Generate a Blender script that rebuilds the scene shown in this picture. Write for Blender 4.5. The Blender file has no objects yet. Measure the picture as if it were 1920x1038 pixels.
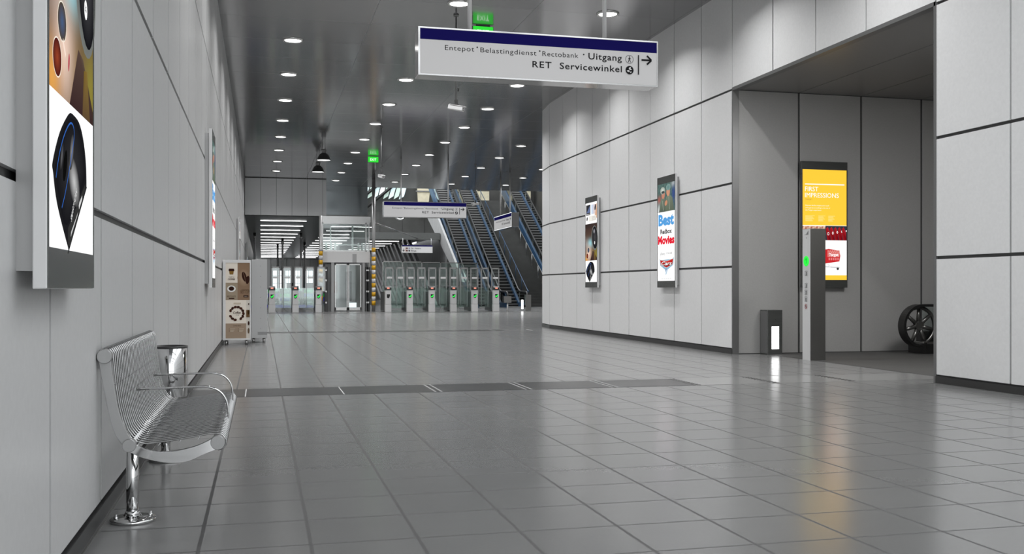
import bpy, math, random
from math import sin, cos, pi, radians as R
random.seed(4)
sc = bpy.context.scene
col = sc.collection

# ------------------------------------------------------------------ measures (metres)
EYE = 1.19            # camera height
XL, XR = -0.79, 8.15  # faces of the left and right wall
ZC = 6.55             # main ceiling
ZS = 4.72             # soffit, low ceiling, beam line

# ------------------------------------------------------------------ materials
def s2l(c):
    return tuple(((v / 12.92) if v <= 0.04045 else ((v + 0.055) / 1.055) ** 2.4) for v in c)
def hexc(h):
    h = h.lstrip('#'); return s2l(tuple(int(h[i:i + 2], 16) / 255 for i in (0, 2, 4)))

def mat(name, color, rough=0.5, metal=0.0, spec=0.5, emit=None, estr=0.0, var=0.0, vscale=8.0, coat=0.0, bump=0.0, stretch=None, aniso=0.0):
    m = bpy.data.materials.new(name); m.use_nodes = True
    nt = m.node_tree; b = nt.nodes['Principled BSDF']
    b.inputs['Base Color'].default_value = (*color, 1)
    b.inputs['Roughness'].default_value = rough
    b.inputs['Metallic'].default_value = metal
    b.inputs['Specular IOR Level'].default_value = spec
    b.inputs['Coat Weight'].default_value = coat
    if emit:
        b.inputs['Emission Color'].default_value = (*emit, 1)
        b.inputs['Emission Strength'].default_value = estr
    if var or bump:
        tc = nt.nodes.new('ShaderNodeTexCoord'); mp = nt.nodes.new('ShaderNodeMapping')
        mp.inputs['Scale'].default_value = stretch or (1, 1, 1)
        nz = nt.nodes.new('ShaderNodeTexNoise'); nz.inputs['Scale'].default_value = vscale; nz.inputs['Detail'].default_value = 3
        nt.links.new(tc.outputs['Object'], mp.inputs['Vector']); nt.links.new(mp.outputs['Vector'], nz.inputs['Vector'])
        if var:
            mr = nt.nodes.new('ShaderNodeMapRange')
            mr.inputs['From Min'].default_value = 0.25; mr.inputs['From Max'].default_value = 0.75
            mr.inputs['To Min'].default_value = 1 - var; mr.inputs['To Max'].default_value = 1 + var
            mx = nt.nodes.new('ShaderNodeVectorMath'); mx.operation = 'SCALE'
            mx.inputs[0].default_value = color
            nt.links.new(nz.outputs['Fac'], mr.inputs['Value']); nt.links.new(mr.outputs['Result'], mx.inputs['Scale'])
            nt.links.new(mx.outputs['Vector'], b.inputs['Base Color'])
        if bump:
            bp = nt.nodes.new('ShaderNodeBump'); bp.inputs['Strength'].default_value = bump; bp.inputs['Distance'].default_value = 0.01
            nt.links.new(nz.outputs['Fac'], bp.inputs['Height']); nt.links.new(bp.outputs['Normal'], b.inputs['Normal'])
    return m

def glass(name, tint, refl=0.12, rough=0.03, alpha_tint=None):
    m = bpy.data.materials.new(name); m.use_nodes = True
    nt = m.node_tree; nt.nodes.remove(nt.nodes['Principled BSDF']); out = nt.nodes['Material Output']
    t = nt.nodes.new('ShaderNodeBsdfTransparent'); t.inputs['Color'].default_value = (*tint, 1)
    g = nt.nodes.new('ShaderNodeBsdfGlossy'); g.inputs['Roughness'].default_value = rough; g.inputs['Color'].default_value = (.9, .93, .93, 1)
    fr = nt.nodes.new('ShaderNodeFresnel'); fr.inputs['IOR'].default_value = 1.45
    ad = nt.nodes.new('ShaderNodeMath'); ad.operation = 'ADD'; ad.inputs[1].default_value = refl; ad.use_clamp = True
    mx = nt.nodes.new('ShaderNodeMixShader')
    nt.links.new(fr.outputs[0], ad.inputs[0]); nt.links.new(ad.outputs[0], mx.inputs[0])
    nt.links.new(t.outputs[0], mx.inputs[1]); nt.links.new(g.outputs[0], mx.inputs[2]); nt.links.new(mx.outputs[0], out.inputs['Surface'])
    return m

def art_mat(name, strength, base=0.25, rough=0.25):
    """printed or backlit artwork: colours are stored per corner in the attribute 'Col'"""
    m = bpy.data.materials.new(name); m.use_nodes = True
    nt = m.node_tree; b = nt.nodes['Principled BSDF']
    a = nt.nodes.new('ShaderNodeAttribute'); a.attribute_name = 'Col'
    sc_ = nt.nodes.new('ShaderNodeVectorMath'); sc_.operation = 'SCALE'; sc_.inputs['Scale'].default_value = base
    nt.links.new(a.outputs['Color'], sc_.inputs[0]); nt.links.new(sc_.outputs[0], b.inputs['Base Color'])
    nt.links.new(a.outputs['Color'], b.inputs['Emission Color'])
    b.inputs['Emission Strength'].default_value = strength
    b.inputs['Roughness'].default_value = rough; b.inputs['Specular IOR Level'].default_value = 0.0
    return m

def tile_mat(name, color, x0, y0, px, py, gx, gy, grout, rough=0.2, spec=0.5, metal=0.0, var=0.04, tilevar=0.03, nscale=60, grout_mix=1.0):
    """tiles set out on a grid in x and y with grout lines gx / gy wide"""
    m = bpy.data.materials.new(name); m.use_nodes = True
    nt = m.node_tree; b = nt.nodes['Principled BSDF']; N = nt.nodes.new; L = nt.links.new
    geo = N('ShaderNodeNewGeometry'); sep = N('ShaderNodeSeparateXYZ'); L(geo.outputs['Position'], sep.inputs[0])
    def M(op, a, b_=None, c=None):
        n = N('ShaderNodeMath'); n.operation = op
        for k, v in enumerate((a, b_, c)):
            if v is None: continue
            if isinstance(v, (int, float)): n.inputs[k].default_value = v
            else: L(v, n.inputs[k])
        return n.outputs[0]
    def line(s, o, p, g):
        t = M('DIVIDE', M('SUBTRACT', s, o), p)
        f = M('ABSOLUTE', M('SUBTRACT', M('FRACT', M('ADD', t, 0.5)), 0.5))
        return M('LESS_THAN', f, g / p / 2), M('FLOOR', t)
    lx, ix = line(sep.outputs['X'], x0, px, gx); ly, iy = line(sep.outputs['Y'], y0, py, gy)
    g = M('MULTIPLY', M('MAXIMUM', lx, ly), grout_mix)
    cmb = N('ShaderNodeCombineXYZ'); L(ix, cmb.inputs[0]); L(iy, cmb.inputs[1])
    wn = N('ShaderNodeTexWhiteNoise'); wn.noise_dimensions = '2D'; L(cmb.outputs[0], wn.inputs['Vector'])
    nz = N('ShaderNodeTexNoise'); nz.inputs['Scale'].default_value = nscale; nz.inputs['Detail'].default_value = 4
    L(geo.outputs['Position'], nz.inputs['Vector'])
    k = M('ADD', M('MULTIPLY', M('SUBTRACT', wn.outputs['Value'], 0.5), 2 * tilevar), M('MULTIPLY', M('SUBTRACT', nz.outputs['Fac'], 0.5), 2 * var))
    k = M('ADD', k, 1.0)
    sv = N('ShaderNodeVectorMath'); sv.operation = 'SCALE'; sv.inputs[0].default_value = color; L(k, sv.inputs['Scale'])
    mx = N('ShaderNodeMix'); mx.data_type = 'RGBA'; L(g, mx.inputs[0]); L(sv.outputs[0], mx.inputs[6]); mx.inputs[7].default_value = (*grout, 1)
    L(mx.outputs[2], b.inputs['Base Color'])
    nl = N('ShaderNodeTexNoise'); nl.inputs['Scale'].default_value = 0.8; nl.inputs['Detail'].default_value = 3; L(geo.outputs['Position'], nl.inputs['Vector'])
    r_ = M('ADD', M('MULTIPLY', g, 0.35), M('ADD', rough - .01, M('MULTIPLY', nl.outputs['Fac'], 0.02))); L(r_, b.inputs['Roughness'])
    b.inputs['Specular IOR Level'].default_value = spec; b.inputs['Metallic'].default_value = metal
    return m

M = {}
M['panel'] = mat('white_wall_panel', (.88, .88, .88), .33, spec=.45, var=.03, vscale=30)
M['panel_dimmed'] = mat('white_wall_panel_dimmed', (.60, .60, .60), .33, spec=.45, var=.03, vscale=30)  # same white panel darkened, left wall's dimmer light put into the colour
M['joint'] = mat('dark_joint', (.045, .045, .045), .45)
M['base'] = mat('black_skirting', (.035, .035, .035), .3)
M['alcove'] = mat('grey_wall_panel', (.40, .395, .385), .3, var=.04, vscale=40)
M['soffit'] = mat('grey_soffit_panel', (.26, .255, .25), .28, metal=.3, var=.03, vscale=30)
M['bulk'] = mat('pale_grey_panel', (.36, .36, .36), .2, metal=.3, var=.04, vscale=50)
M['low'] = mat('low_ceiling_grey', (.15, .155, .15), .3, metal=.3, var=.05, vscale=6)
M['floor'] = tile_mat('grey_stone_tiles', (.205, .205, .203), -.277, .20, .5, .5, .018, .015, (.05, .05, .05), rough=.2, spec=1.0)
M['ceil'] = tile_mat('dark_metal_ceiling_panels', (.33, .33, .335), 2.15, .7, 2.96, 1.785, .012, .008, (.13, .13, .13), rough=.14, metal=.75, var=.03, tilevar=.04, nscale=30, grout_mix=.5)
M['carpet'] = mat('dark_entrance_matting', (.06, .06, .058), .7, var=.25, vscale=150)
M['strip'] = mat('dark_granite', (.055, .055, .055), .28, var=.15, vscale=90)
M['strip2'] = mat('granite_reflecting_wall', (.27, .27, .265), .18, spec=.75, var=.06, vscale=90)  # same strip made lighter, reflection of the right wall put into the colour
M['steel'] = mat('brushed_steel', (.55, .55, .54), .25, metal=1.0, var=.05, vscale=60, stretch=(1, 1, .05))
M['chrome'] = mat('polished_steel', (.6, .6, .6), .06, metal=1.0)
M['wire'] = mat('bright_wire', (.36, .36, .36), .2, metal=1.0)
M['satin'] = mat('satin_steel_plate', (.36, .36, .36), .36, metal=.55)
M['case'] = mat('grey_painted_case', (.42, .42, .42), .35, metal=.3)
M['case_lt'] = mat('light_grey_case', (.72, .72, .72), .4, metal=.1)
M['bezel'] = mat('dark_steel_bezel', (.13, .135, .13), .22, metal=.6, var=.15, vscale=5, stretch=(.3, 1, 6))
M['totem'] = mat('dark_brushed_totem', (.19, .188, .18), .3, metal=.8, var=.04, vscale=50)
M['black'] = mat('black_rubber', (.012, .012, .012), .35)
M['dark'] = mat('dark_grey_metal', (.05, .05, .05), .35, metal=.4)
M['mid'] = mat('mid_grey_metal', (.22, .22, .22), .35, metal=.5)
M['white'] = mat('white_enamel', (.78, .78, .78), .3)
M['sign_side'] = mat('sign_case_aluminium', (.52, .52, .52), .12, metal=.85)
M['lamp'] = mat('lit_diffuser', (.9, .9, .9), .4, emit=(1, .99, .97), estr=5)
M['lampfar'] = mat('lit_tube', (.9, .9, .9), .4, emit=(1, 1, 1), estr=4.5)
M['led'] = mat('lit_white_panel', (.9, .9, .9), .4, emit=(1, 1, 1), estr=2.4)
M['green'] = mat('lit_green', (.02, .5, .05), .3, emit=(.03, .8, .06), estr=1.0)
M['exit'] = art_mat('lit_exit_sign', 1.0)
M['screen'] = art_mat('backlit_poster', .88, base=.15, rough=.2)
M['print'] = art_mat('printed_panel', .12, base=.8, rough=.35)
M['signface'] = art_mat('sign_face', .34, base=.45, rough=.35)
M['yellow'] = mat('yellow_tape', hexc('E8B020'), .4)
M['offwhite'] = mat('white_tape', (.7, .7, .72), .4)
M['blue'] = mat('blue_cladding', (.03, .085, .175), .3, metal=.2, var=.2, vscale=2)
M['bluestripe'] = mat('blue_stripe', (.05, .05, .35), .4, emit=(.05, .05, .35), estr=.3)  # stripe given a faint glow in place of light
M['beige'] = mat('beige_stone', (.62, .57, .42), .6, var=.15, vscale=3, emit=(.62, .57, .42), estr=.12)  # stone glows faintly in place of light falling on it
M['conc'] = mat('dark_concrete', (.065, .065, .062), .6, var=.15, vscale=1.5)
M['conc2'] = mat('grey_concrete', (.3, .3, .3), .5, var=.1, vscale=2)
M['tread'] = mat('steel_tread', (.30, .295, .29), .4, metal=.5)
M['brace'] = mat('pale_grey_brace', (.6, .6, .61), .35, metal=.2, var=.1, vscale=2)
M['daylight'] = mat('daylit_pane', (.9, .9, .9), .3, emit=(.93, .97, 1), estr=1.1)
M['skyglass'] = mat('sky_blue_pane', (.5, .6, .62), .2, emit=(.5, .68, .72), estr=.75)
M['skyglass2'] = mat('pale_green_pane', (.5, .6, .55), .2, emit=(.4, .55, .48), estr=.5)
M['glass'] = glass('clear_glass', (.9, .94, .93), .06)
M['glassg'] = glass('green_tinted_glass', (.84, .92, .89), .07)
M['glassd'] = mat('blue_grey_glass_panel', (.2, .225, .235), .12, metal=.3, var=.1, vscale=1)
M['goods'] = mat('green_goods', (.05, .4, .12), .5, emit=(.04, .4, .1), estr=.25)  # faint glow added to the goods, standing in for light
M['brown'] = mat('brown_board', (.16, .09, .07), .6)
M['redlight'] = mat('red_display', (.6, .2, .15), .4, emit=(.9, .35, .25), estr=.6)

# ------------------------------------------------------------------ mesh collector
class MB:
    def __init__(s): s.v = []; s.f = []; s.m = []; s.sm = []; s.c = []
    def face(s, pts, m=0, sm=False, colr=None):
        b = len(s.v); s.v += [tuple(p) for p in pts]; s.f.append(tuple(range(b, b + len(pts)))); s.m.append(m); s.sm.append(sm)
        s.c.append(colr)
    def add(s, V, F, m=0, sm=False):
        b = len(s.v); s.v += [tuple(p) for p in V]
        for k, f in enumerate(F):
            s.f.append(tuple(b + i for i in f)); s.m.append(m); s.sm.append(sm if isinstance(sm, bool) else sm[k]); s.c.append(None)
    def box(s, x0, x1, y0, y1, z0, z1, m=0):
        V = [(x0, y0, z0), (x1, y0, z0), (x1, y1, z0), (x0, y1, z0), (x0, y0, z1), (x1, y0, z1), (x1, y1, z1), (x0, y1, z1)]
        s.add(V, [(0, 3, 2, 1), (4, 5, 6, 7), (0, 1, 5, 4), (1, 2, 6, 5), (2, 3, 7, 6), (3, 0, 4, 7)], m)
        return s
    def prism(s, poly, axis, a, b, m=0, sm=False):
        """poly = 2-D outline; axis 'x' -> (y,z), 'y' -> (x,z), 'z' -> (x,y); extruded from a to b"""
        def P(p, t): return {'x': (t, p[0], p[1]), 'y': (p[0], t, p[1]), 'z': (p[0], p[1], t)}[axis]
        n = len(poly); V = [P(p, a) for p in poly] + [P(p, b) for p in poly]
        F = [tuple(range(n))[::-1], tuple(range(n, 2 * n))] + [(i, (i + 1) % n, n + (i + 1) % n, n + i) for i in range(n)]
        s.add(V, F, m, [False, False] + [sm] * n); return s
    def tube(s, pts, r, m=0, seg=8, closed=False, cap=True):
        n = len(pts); V = []; prev = None
        import mathutils
        P = [mathutils.Vector(p) for p in pts]
        for i in range(n):
            a = P[i - 1] if (i > 0 or closed) else P[i]; b = P[(i + 1) % n] if (i < n - 1 or closed) else P[i]
            t = (b - a).normalized()
            if prev is None:
                u = t.cross(mathutils.Vector((0, 0, 1)))
                if u.length < 1e-3: u = t.cross(mathutils.Vector((0, 1, 0)))
            else: u = prev - t * prev.dot(t)
            u.normalize(); prev = u; w = t.cross(u)
            rr = r[i] if isinstance(r, (list, tuple)) else r
            for k in range(seg):
                an = 2 * pi * k / seg; V.append(P[i] + u * rr * cos(an) + w * rr * sin(an))
        F = []; sm = []
        for i in range(n if closed else n - 1):
            j = (i + 1) % n
            for k in range(seg):
                F.append((i * seg + k, i * seg + (k + 1) % seg, j * seg + (k + 1) % seg, j * seg + k)); sm.append(True)
        if cap and not closed:
            F.append(tuple(range(seg))[::-1]); F.append(tuple(range((n - 1) * seg, n * seg))); sm += [False, False]
        s.add(V, F, m, sm); return s
    def lathe(s, prof, cx=0, cy=0, m=0, seg=32, sx=1, sy=1, cap=True):
        """prof = [(radius, z)]"""
        V = []; F = []; sm = []
        for r, z in prof:
            for k in range(seg):
                a = 2 * pi * k / seg; V.append((cx + r * cos(a) * sx, cy + r * sin(a) * sy, z))
        for i in range(len(prof) - 1):
            for k in range(seg):
                F.append((i * seg + k, i * seg + (k + 1) % seg, (i + 1) * seg + (k + 1) % seg, (i + 1) * seg + k)); sm.append(True)
        if cap:
            F.append(tuple(range(seg))[::-1]); F.append(tuple(range((len(prof) - 1) * seg, len(prof) * seg))); sm += [False, False]
        s.add(V, F, m, sm); return s
    def build(s, name, mats, parent=None, loc=(0, 0, 0), bevel=0, rotz=0):
        me = bpy.data.meshes.new(name); me.from_pydata(s.v, [], s.f); 
        for mm in (mats if isinstance(mats, (list, tuple)) else [mats]): me.materials.append(M[mm] if isinstance(mm, str) else mm)
        me.polygons.foreach_set('material_index', s.m); me.polygons.foreach_set('use_smooth', s.sm)
        if any(c is not None for c in s.c):
            ca = me.color_attributes.new('Col', 'FLOAT_COLOR', 'CORNER'); buf = []
            for f, c in zip(s.f, s.c):
                if c is None: c = (0, 0, 0)
                if isinstance(c[0], (tuple, list)):
                    for q in c: buf += [*q, 1]
                else:
                    for _ in f: buf += [*c, 1]
            ca.data.foreach_set('color', buf)
        me.update()
        o = bpy.data.objects.new(name, me); col.objects.link(o); o.location = loc; o.rotation_euler = (0, 0, rotz)
        if parent: o.parent = parent
        if bevel:
            b = o.modifiers.new('edge', 'BEVEL'); b.width = bevel; b.segments = 2; b.limit_method = 'ANGLE'; b.angle_limit = R(40)
        return o

def tag(o, label, cat, group=None, kind=None):
    o['label'] = label; o['category'] = cat
    if group: o['group'] = group
    if kind: o['kind'] = kind
    return o
def thing(name, label, cat, loc=(0, 0, 0), rz=0, group=None):
    o = bpy.data.objects.new(name, None); o.empty_display_size = .1; col.objects.link(o); o.location = loc; o.rotation_euler = (0, 0, rz)
    return tag(o, label, cat, group)
def struct(mb, name, mats, label, cat, **k):
    o = mb.build(name, mats, **k); o['kind'] = 'structure'; o['label'] = label; o['category'] = cat; return o
def copy_tree(o, parent=None):
    c = o.copy(); col.objects.link(c); c.parent = parent
    for ch in list(o.children): copy_tree(ch, c)
    return c

# ------------------------------------------------------------------ lettering
_tc = {}
def text_mesh(txt, bold=0.0, space=1.0, shear=0.0):
    key = (txt, bold, space, shear)
    if key in _tc: return _tc[key]
    cu = bpy.data.curves.new('lettering', 'FONT'); cu.body = txt; cu.size = 1; cu.offset = bold; cu.space_character = space; cu.resolution_u = 3; cu.shear = shear
    ob = bpy.data.objects.new('lettering', cu); col.objects.link(ob)
    dg = bpy.context.evaluated_depsgraph_get(); me = bpy.data.meshes.new_from_object(ob.evaluated_get(dg))
    V = [(v.co.x, v.co.y) for v in me.vertices]; F = [tuple(p.vertices) for p in me.polygons]
    bpy.data.objects.remove(ob); bpy.data.curves.remove(cu); bpy.data.meshes.remove(me)
    x0 = min(v[0] for v in V); x1 = max(v[0] for v in V)
    V = [(v[0] - x0, v[1]) for v in V]
    _tc[key] = (V, F, x1 - x0); return _tc[key]

class Art:
    """flat picture in the x-z plane facing -y; every new layer lies a hair in front of the last"""
    def __init__(s, y=0.0, step=0.00025): s.mb = MB(); s.y = y; s.step = step
    def up(s): s.y -= s.step
    def poly(s, pts, c, layer=True):
        if layer: s.up()
        s.mb.face([(p[0], s.y, p[1]) for p in pts], 0, False, c if isinstance(c[0], (tuple, list)) else tuple(c))
    def rect(s, x0, z0, x1, z1, c, layer=True): s.poly([(x0, z0), (x1, z0), (x1, z1), (x0, z1)], c, layer)
    def ell(s, cx, cz, rx, rz, c, n=20, rot=0, c2=None):
        pts = []
        for k in range(n):
            a = 2 * pi * k / n; x = rx * cos(a); z = rz * sin(a); pts.append((cx + x * cos(rot) - z * sin(rot), cz + x * sin(rot) + z * cos(rot)))
        if c2 is None: s.poly(pts, c)
        else:
            s.up()
            for k in range(n):
                q = [(cx, cz), pts[k], pts[(k + 1) % n]]
                s.mb.face([(p[0], s.y, p[1]) for p in q], 0, False, [c, c2, c2])
    def ring(s, cx, cz, r, w, c, n=24, a0=0, a1=2 * pi, sx=1.0, rot=0):
        s.up()
        def P(rr, a):
            x = rr * cos(a) * sx; z = rr * sin(a)
            return (cx + x * cos(rot) - z * sin(rot), s.y, cz + x * sin(rot) + z * cos(rot))
        for k in range(n):
            a = a0 + (a1 - a0) * k / n; b = a0 + (a1 - a0) * (k + 1) / n
            s.mb.face([P(r - w, a), P(r, a), P(r, b), P(r - w, b)], 0, False, tuple(c))
    def line(s, pts, w, c):
        s.up()
        for (x0, z0), (x1, z1) in zip(pts, pts[1:]):
            d = math.hypot(x1 - x0, z1 - z0) or 1; nx, nz = -(z1 - z0) / d * w / 2, (x1 - x0) / d * w / 2
            s.mb.face([(x0 - nx, s.y, z0 - nz), (x1 - nx, s.y, z1 - nz), (x1 + nx, s.y, z1 + nz), (x0 + nx, s.y, z0 + nz)], 0, False, tuple(c))
    def grid(s, x0, z0, x1, z1, nx, nz, f):
        s.up()
        for i in range(nx):
            for j in range(nz):
                P = []; C = []
                for a, b in ((i, j), (i + 1, j), (i + 1, j + 1), (i, j + 1)):
                    u, v = a / nx, b / nz; P.append((x0 + (x1 - x0) * u, s.y, z0 + (z1 - z0) * v)); C.append(f(u, v))
                s.mb.face(P, 0, False, C)
    def text(s, txt, x, z, h, c, width=None, bold=0.0, space=1.0, rot=0, align='l', shear=0.0, flip=1):
        """h = capital height; z = baseline"""
        V, F, w = text_mesh(txt, bold, space, shear); sz = h / 0.69; sx = sz if width is None else width / w
        W = w * sx; ox = {'l': 0, 'c': -W / 2, 'r': -W}[align]; s.up(); b = len(s.mb.v)
        for vx, vz in V:
            px, pz = vx * sx + ox, vz * sz * flip
            s.mb.v.append((x + px * cos(rot) - pz * sin(rot), s.y, z + px * sin(rot) + pz * cos(rot)))
        for f in F: s.mb.f.append(tuple(b + i for i in f)); s.mb.m.append(0); s.mb.sm.append(False); s.mb.c.append(tuple(c))
    def build(s, name, m, parent, **k): return s.mb.build(name, m, parent, **k)

def mixc(a, b, t): t = max(0, min(1, t)); return tuple(p + (q - p) * t for p, q in zip(a, b))
W_, K_ = (1, 1, 1), (.01, .01, .012)

# ================================================================== SETTING
# floor -------------------------------------------------------------
fl = MB(); fl.box(XL - .3, 22, -9, 128, -.2, 0)
struct(fl, 'floor', 'floor', 'grey square stone floor tiles with a satin shine', 'floor')
f2 = MB(); f2.box(8.72, 17.0, 10.4, 16.27, -.1, .004)
struct(f2, 'floor_matting', 'carpet', 'dark grey matting floor inside the side recess', 'floor')
def strip(n, x0, xm, x1, y0, y1, jx, lab, dots):
    g = MB(); g.box(x0, xm, y0, y1, -.05, .0025, 0)
    if x1 > xm: g.box(xm, x1, y0, y1, -.05, .0022, 1)
    for k, j in enumerate(jx):
        if j < dots: g.box(j - .006, j + .006, y0, y1, 0, .004, 2)
        else:
            for d in (-.035, .035):
                for q in range(11):
                    yy = y0 + .03 + q * (y1 - y0 - .06) / 10
                    g.box(j + d - .011, j + d + .011, yy - .016, yy + .016, 0, .0045, 3 if j > 5 else 2)
            g.box(j - .004, j + .004, y0, y1, 0, .004, 3)
    struct(g, 'trim_%d' % n, ['strip', 'strip2', 'case_lt', 'joint'], lab, 'floor strip')
strip(1, XL, 5.13, 8.72, 11.2, 12.05, [-.17 + 1.065 * k for k in range(8)], 'dark granite strip across the floor beyond the bench', 1.5)
strip(2, XL, 6.5, 8.15, 26.6, 27.3, [-.17 + 1.065 * k for k in range(8)], 'narrow dark strip across the floor past the vending machine', 9)
strip(3, XL, 21.8, 21.8, 46.4, 47.2, [], 'dark threshold line in front of the ticket gates', 99)

# panelled walls ----------------------------------------------------
ROWS = [(.088, 1.56), (1.56, 3.05), (3.05, ZS), (ZS, ZC)]
def panel_run(g, pts, rows, t=.035, gv=.03, gh=.04, back=.12, ends=True):
    """facets between successive (x, y) points; the face lies on the line, body behind it (to the right of travel)"""
    for (xa, ya), (xb, yb) in zip(pts, pts[1:]):
        d = math.hypot(xb - xa, yb - ya); ux, uy = (xb - xa) / d, (yb - ya) / d; nx, ny = uy, -ux
        def quadbox(s0, s1, d0, d1, z0, z1, m):
            P = [(xa + ux * s0 + nx * d0, ya + uy * s0 + ny * d0), (xa + ux * s1 + nx * d0, ya + uy * s1 + ny * d0),
                 (xa + ux * s1 + nx * d1, ya + uy * s1 + ny * d1), (xa + ux * s0 + nx * d1, ya + uy * s0 + ny * d1)]
            g.prism(P, 'z', z0, z1, m)
        for z0, z1 in rows: quadbox(gv / 2, d - gv / 2, 0, t, z0 + gh / 2, z1 - gh / 2 if z1 < ZC - .01 else z1, 0)
        quadbox(0, d, t - .012, back, rows[0][0] if rows[0][0] > .5 else 0, rows[-1][1], 1)
def skirting(g, pts, out=.006, z1=.088, m=0):
    for (xa, ya), (xb, yb) in zip(pts, pts[1:]):
        d = math.hypot(xb - xa, yb - ya); ux, uy = (xb - xa) / d, (yb - ya) / d; nx, ny = uy, -ux
        P = [(xa - nx * out, ya - ny * out), (xb - nx * out, yb - ny * out), (xb + nx * .05, yb + ny * .05), (xa + nx * .05, ya + ny * .05)]
        g.prism(P, 'z', 0, z1, m)
lp = [(XL, 4.16 + 1.26 * k) for k in range(-8, 96)]
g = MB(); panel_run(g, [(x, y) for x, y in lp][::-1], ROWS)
struct(g, 'wall_left', ['panel_dimmed', 'joint'], 'long white panelled wall on the left behind the bench', 'wall')
g = MB(); skirting(g, lp[::-1], out=.012); 
g.box(XL + .012, XL + .02, lp[0][1], lp[-1][1], 0, .006, 1)
struct(g, 'baseboard_left', ['base', 'steel'], 'black skirting along the foot of the left wall', 'baseboard')

Y0, Y1 = 10.745, 16.27
near = [(XR, Y0 - 1.275 * k) for k in range(15, -1, -1)]
far = [(XR, Y1 + 1.29 * k) for k in range(0, 10)]
rad, ys = 6.0, Y1 + 1.29 * 9
arc = [(XR + rad * (1 - cos(a)), ys + rad * sin(a)) for a in [R(12.3) * k for k in range(1, 8)]]
farx = far + arc + [(arc[-1][0] + 1.29 * k, arc[-1][1]) for k in range(1, 7)]
over = [(XR, y) for y in (Y0, 12.22, 13.52, 14.82, Y1)]
g = MB(); panel_run(g, near, ROWS); panel_run(g, over, [ROWS[3]]); panel_run(g, farx, ROWS)
# dark trim lining the edges of the opening
g.box(XR - .004, XR + .12, Y0 - .01, Y0 + .035, 0, ZS + .03, 2); g.box(XR - .004, XR + .12, Y0, Y1, ZS - .02, ZS + .035, 2)
g.box(XR + .0, XR + .12, Y1 - .012, Y1 + .02, 0, ZS, 2)
struct(g, 'wall_right', ['panel', 'joint', 'mid'], 'long white panelled wall on the right with a wide opening and curved end', 'wall')
g = MB(); skirting(g, near); skirting(g, farx)
struct(g, 'baseboard_right', 'base', 'black skirting along the foot of the right wall', 'baseboard')

# recess on the right -----------------------------------------------
g = MB()
jx = [XR + .04, 9.47, 10.75, 12.03, 13.31, 14.59, 15.87, 17.0]
for a, b in zip(jx, jx[1:]): g.box(a + (.02 if a > 9 else 0), b - .02, Y1, Y1 + .04, .012, ZS - .01, 0)
g.box(XR + .1, 17.1, Y1 + .02, Y1 + .2, 0, ZS, 1)
struct(g, 'wall_recess_back', ['alcove', 'joint'], 'grey panelled back wall of the side recess behind the yellow poster', 'wall')
g = MB(); g.box(17.0, 17.2, Y0 - .3, Y1 + .2, 0, ZS, 0)
struct(g, 'wall_recess_end', 'alcove', 'grey end wall of the side recess', 'wall')
al = bpy.data.lights.new('recess_fill_light', 'AREA'); al.shape = 'RECTANGLE'; al.size = 1.6; al.size_y = .8; al.energy = 130; alo = bpy.data.objects.new('recess_fill_light', al); col.objects.link(alo); alo.location = (10.1, 11.5, ZS - .05)  # unseen fill light added to brighten the recess
g = MB(); g.box(XR + .12, 17.2, Y0 - .3, Y0 - .01, 0, ZS, 0)
struct(g, 'wall_recess_near', 'alcove', 'grey near wall of the side recess', 'wall')
g = MB()
for a, b in zip(jx, jx[1:]): g.box(a + .008, b - .008, Y0, Y1, ZS, ZS + .03, 0)
g.box(XR + .12, 17.2, Y0 - .3, Y1 + .2, ZS + .02, ZS + .2, 1)
struct(g, 'ceiling_recess', ['soffit', 'joint'], 'low grey soffit over the side recess', 'ceiling')

# ceilings ----------------------------------------------------------
g = MB(); g.box(XL - .2, XR + .2, 8.5, 34, ZC, ZC + .3); g.box(XL - .2, XR + .2, -9.2, -8.9, ZC, ZC + .3)  # unseen openings overhead are added to let in sky as fill light
for yy in (-5.5, -2, 1.5, 5): g.box(XL - .2, XR + .2, yy, yy + .12, ZC, ZC + .3)
g.box(XL - .2, 2.22, -9, 8.5, ZC, ZC + .3); g.box(5.05, 5.17, -9, 8.5, ZC, ZC + .3)
g.box(XL - .2, 22, 34, 50.2, ZC, ZC + .3); g.box(3.0, 22, 50.2, 53.6, ZC, ZC + .3); g.box(XR+.2, 22, 27, 34, ZC, ZC + .3)
struct(g, 'ceiling', 'ceil', 'dark grey reflective metal ceiling with round downlights', 'ceiling')
g = MB()
for k in range(6): g.box(XL + .02 + k * .745, XL + .75 + k * .745, 50.08, 50.13, ZS, ZC - .03, 0) if k < 5 else g.box(XL + .02 + k * .745, 3.12, 50.08, 50.13, ZS, ZC - .03, 0)
g.box(XL, 3.12, 50.11, 50.5, ZS - .02, ZC, 1)
struct(g, 'wall_bulkhead', ['bulk', 'joint'], 'pale grey panelled bulkhead over the left ticket gates', 'wall')
g = MB(); g.box(XL - .2, 2.9, 50.2, 127, ZS, ZS + .3); g.box(2.9, 5.6, 53.3, 127, ZS, ZS + .3); g.box(5.6, 11.6, 66, 127, ZS, ZS + .12); g.box(5.6, 11.6, 65.7, 66, 4.36, ZS + .06, 0)
struct(g, 'ceiling_low', 'low', 'low dark grey ceiling with rows of strip lights beyond the gates', 'ceiling')

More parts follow.
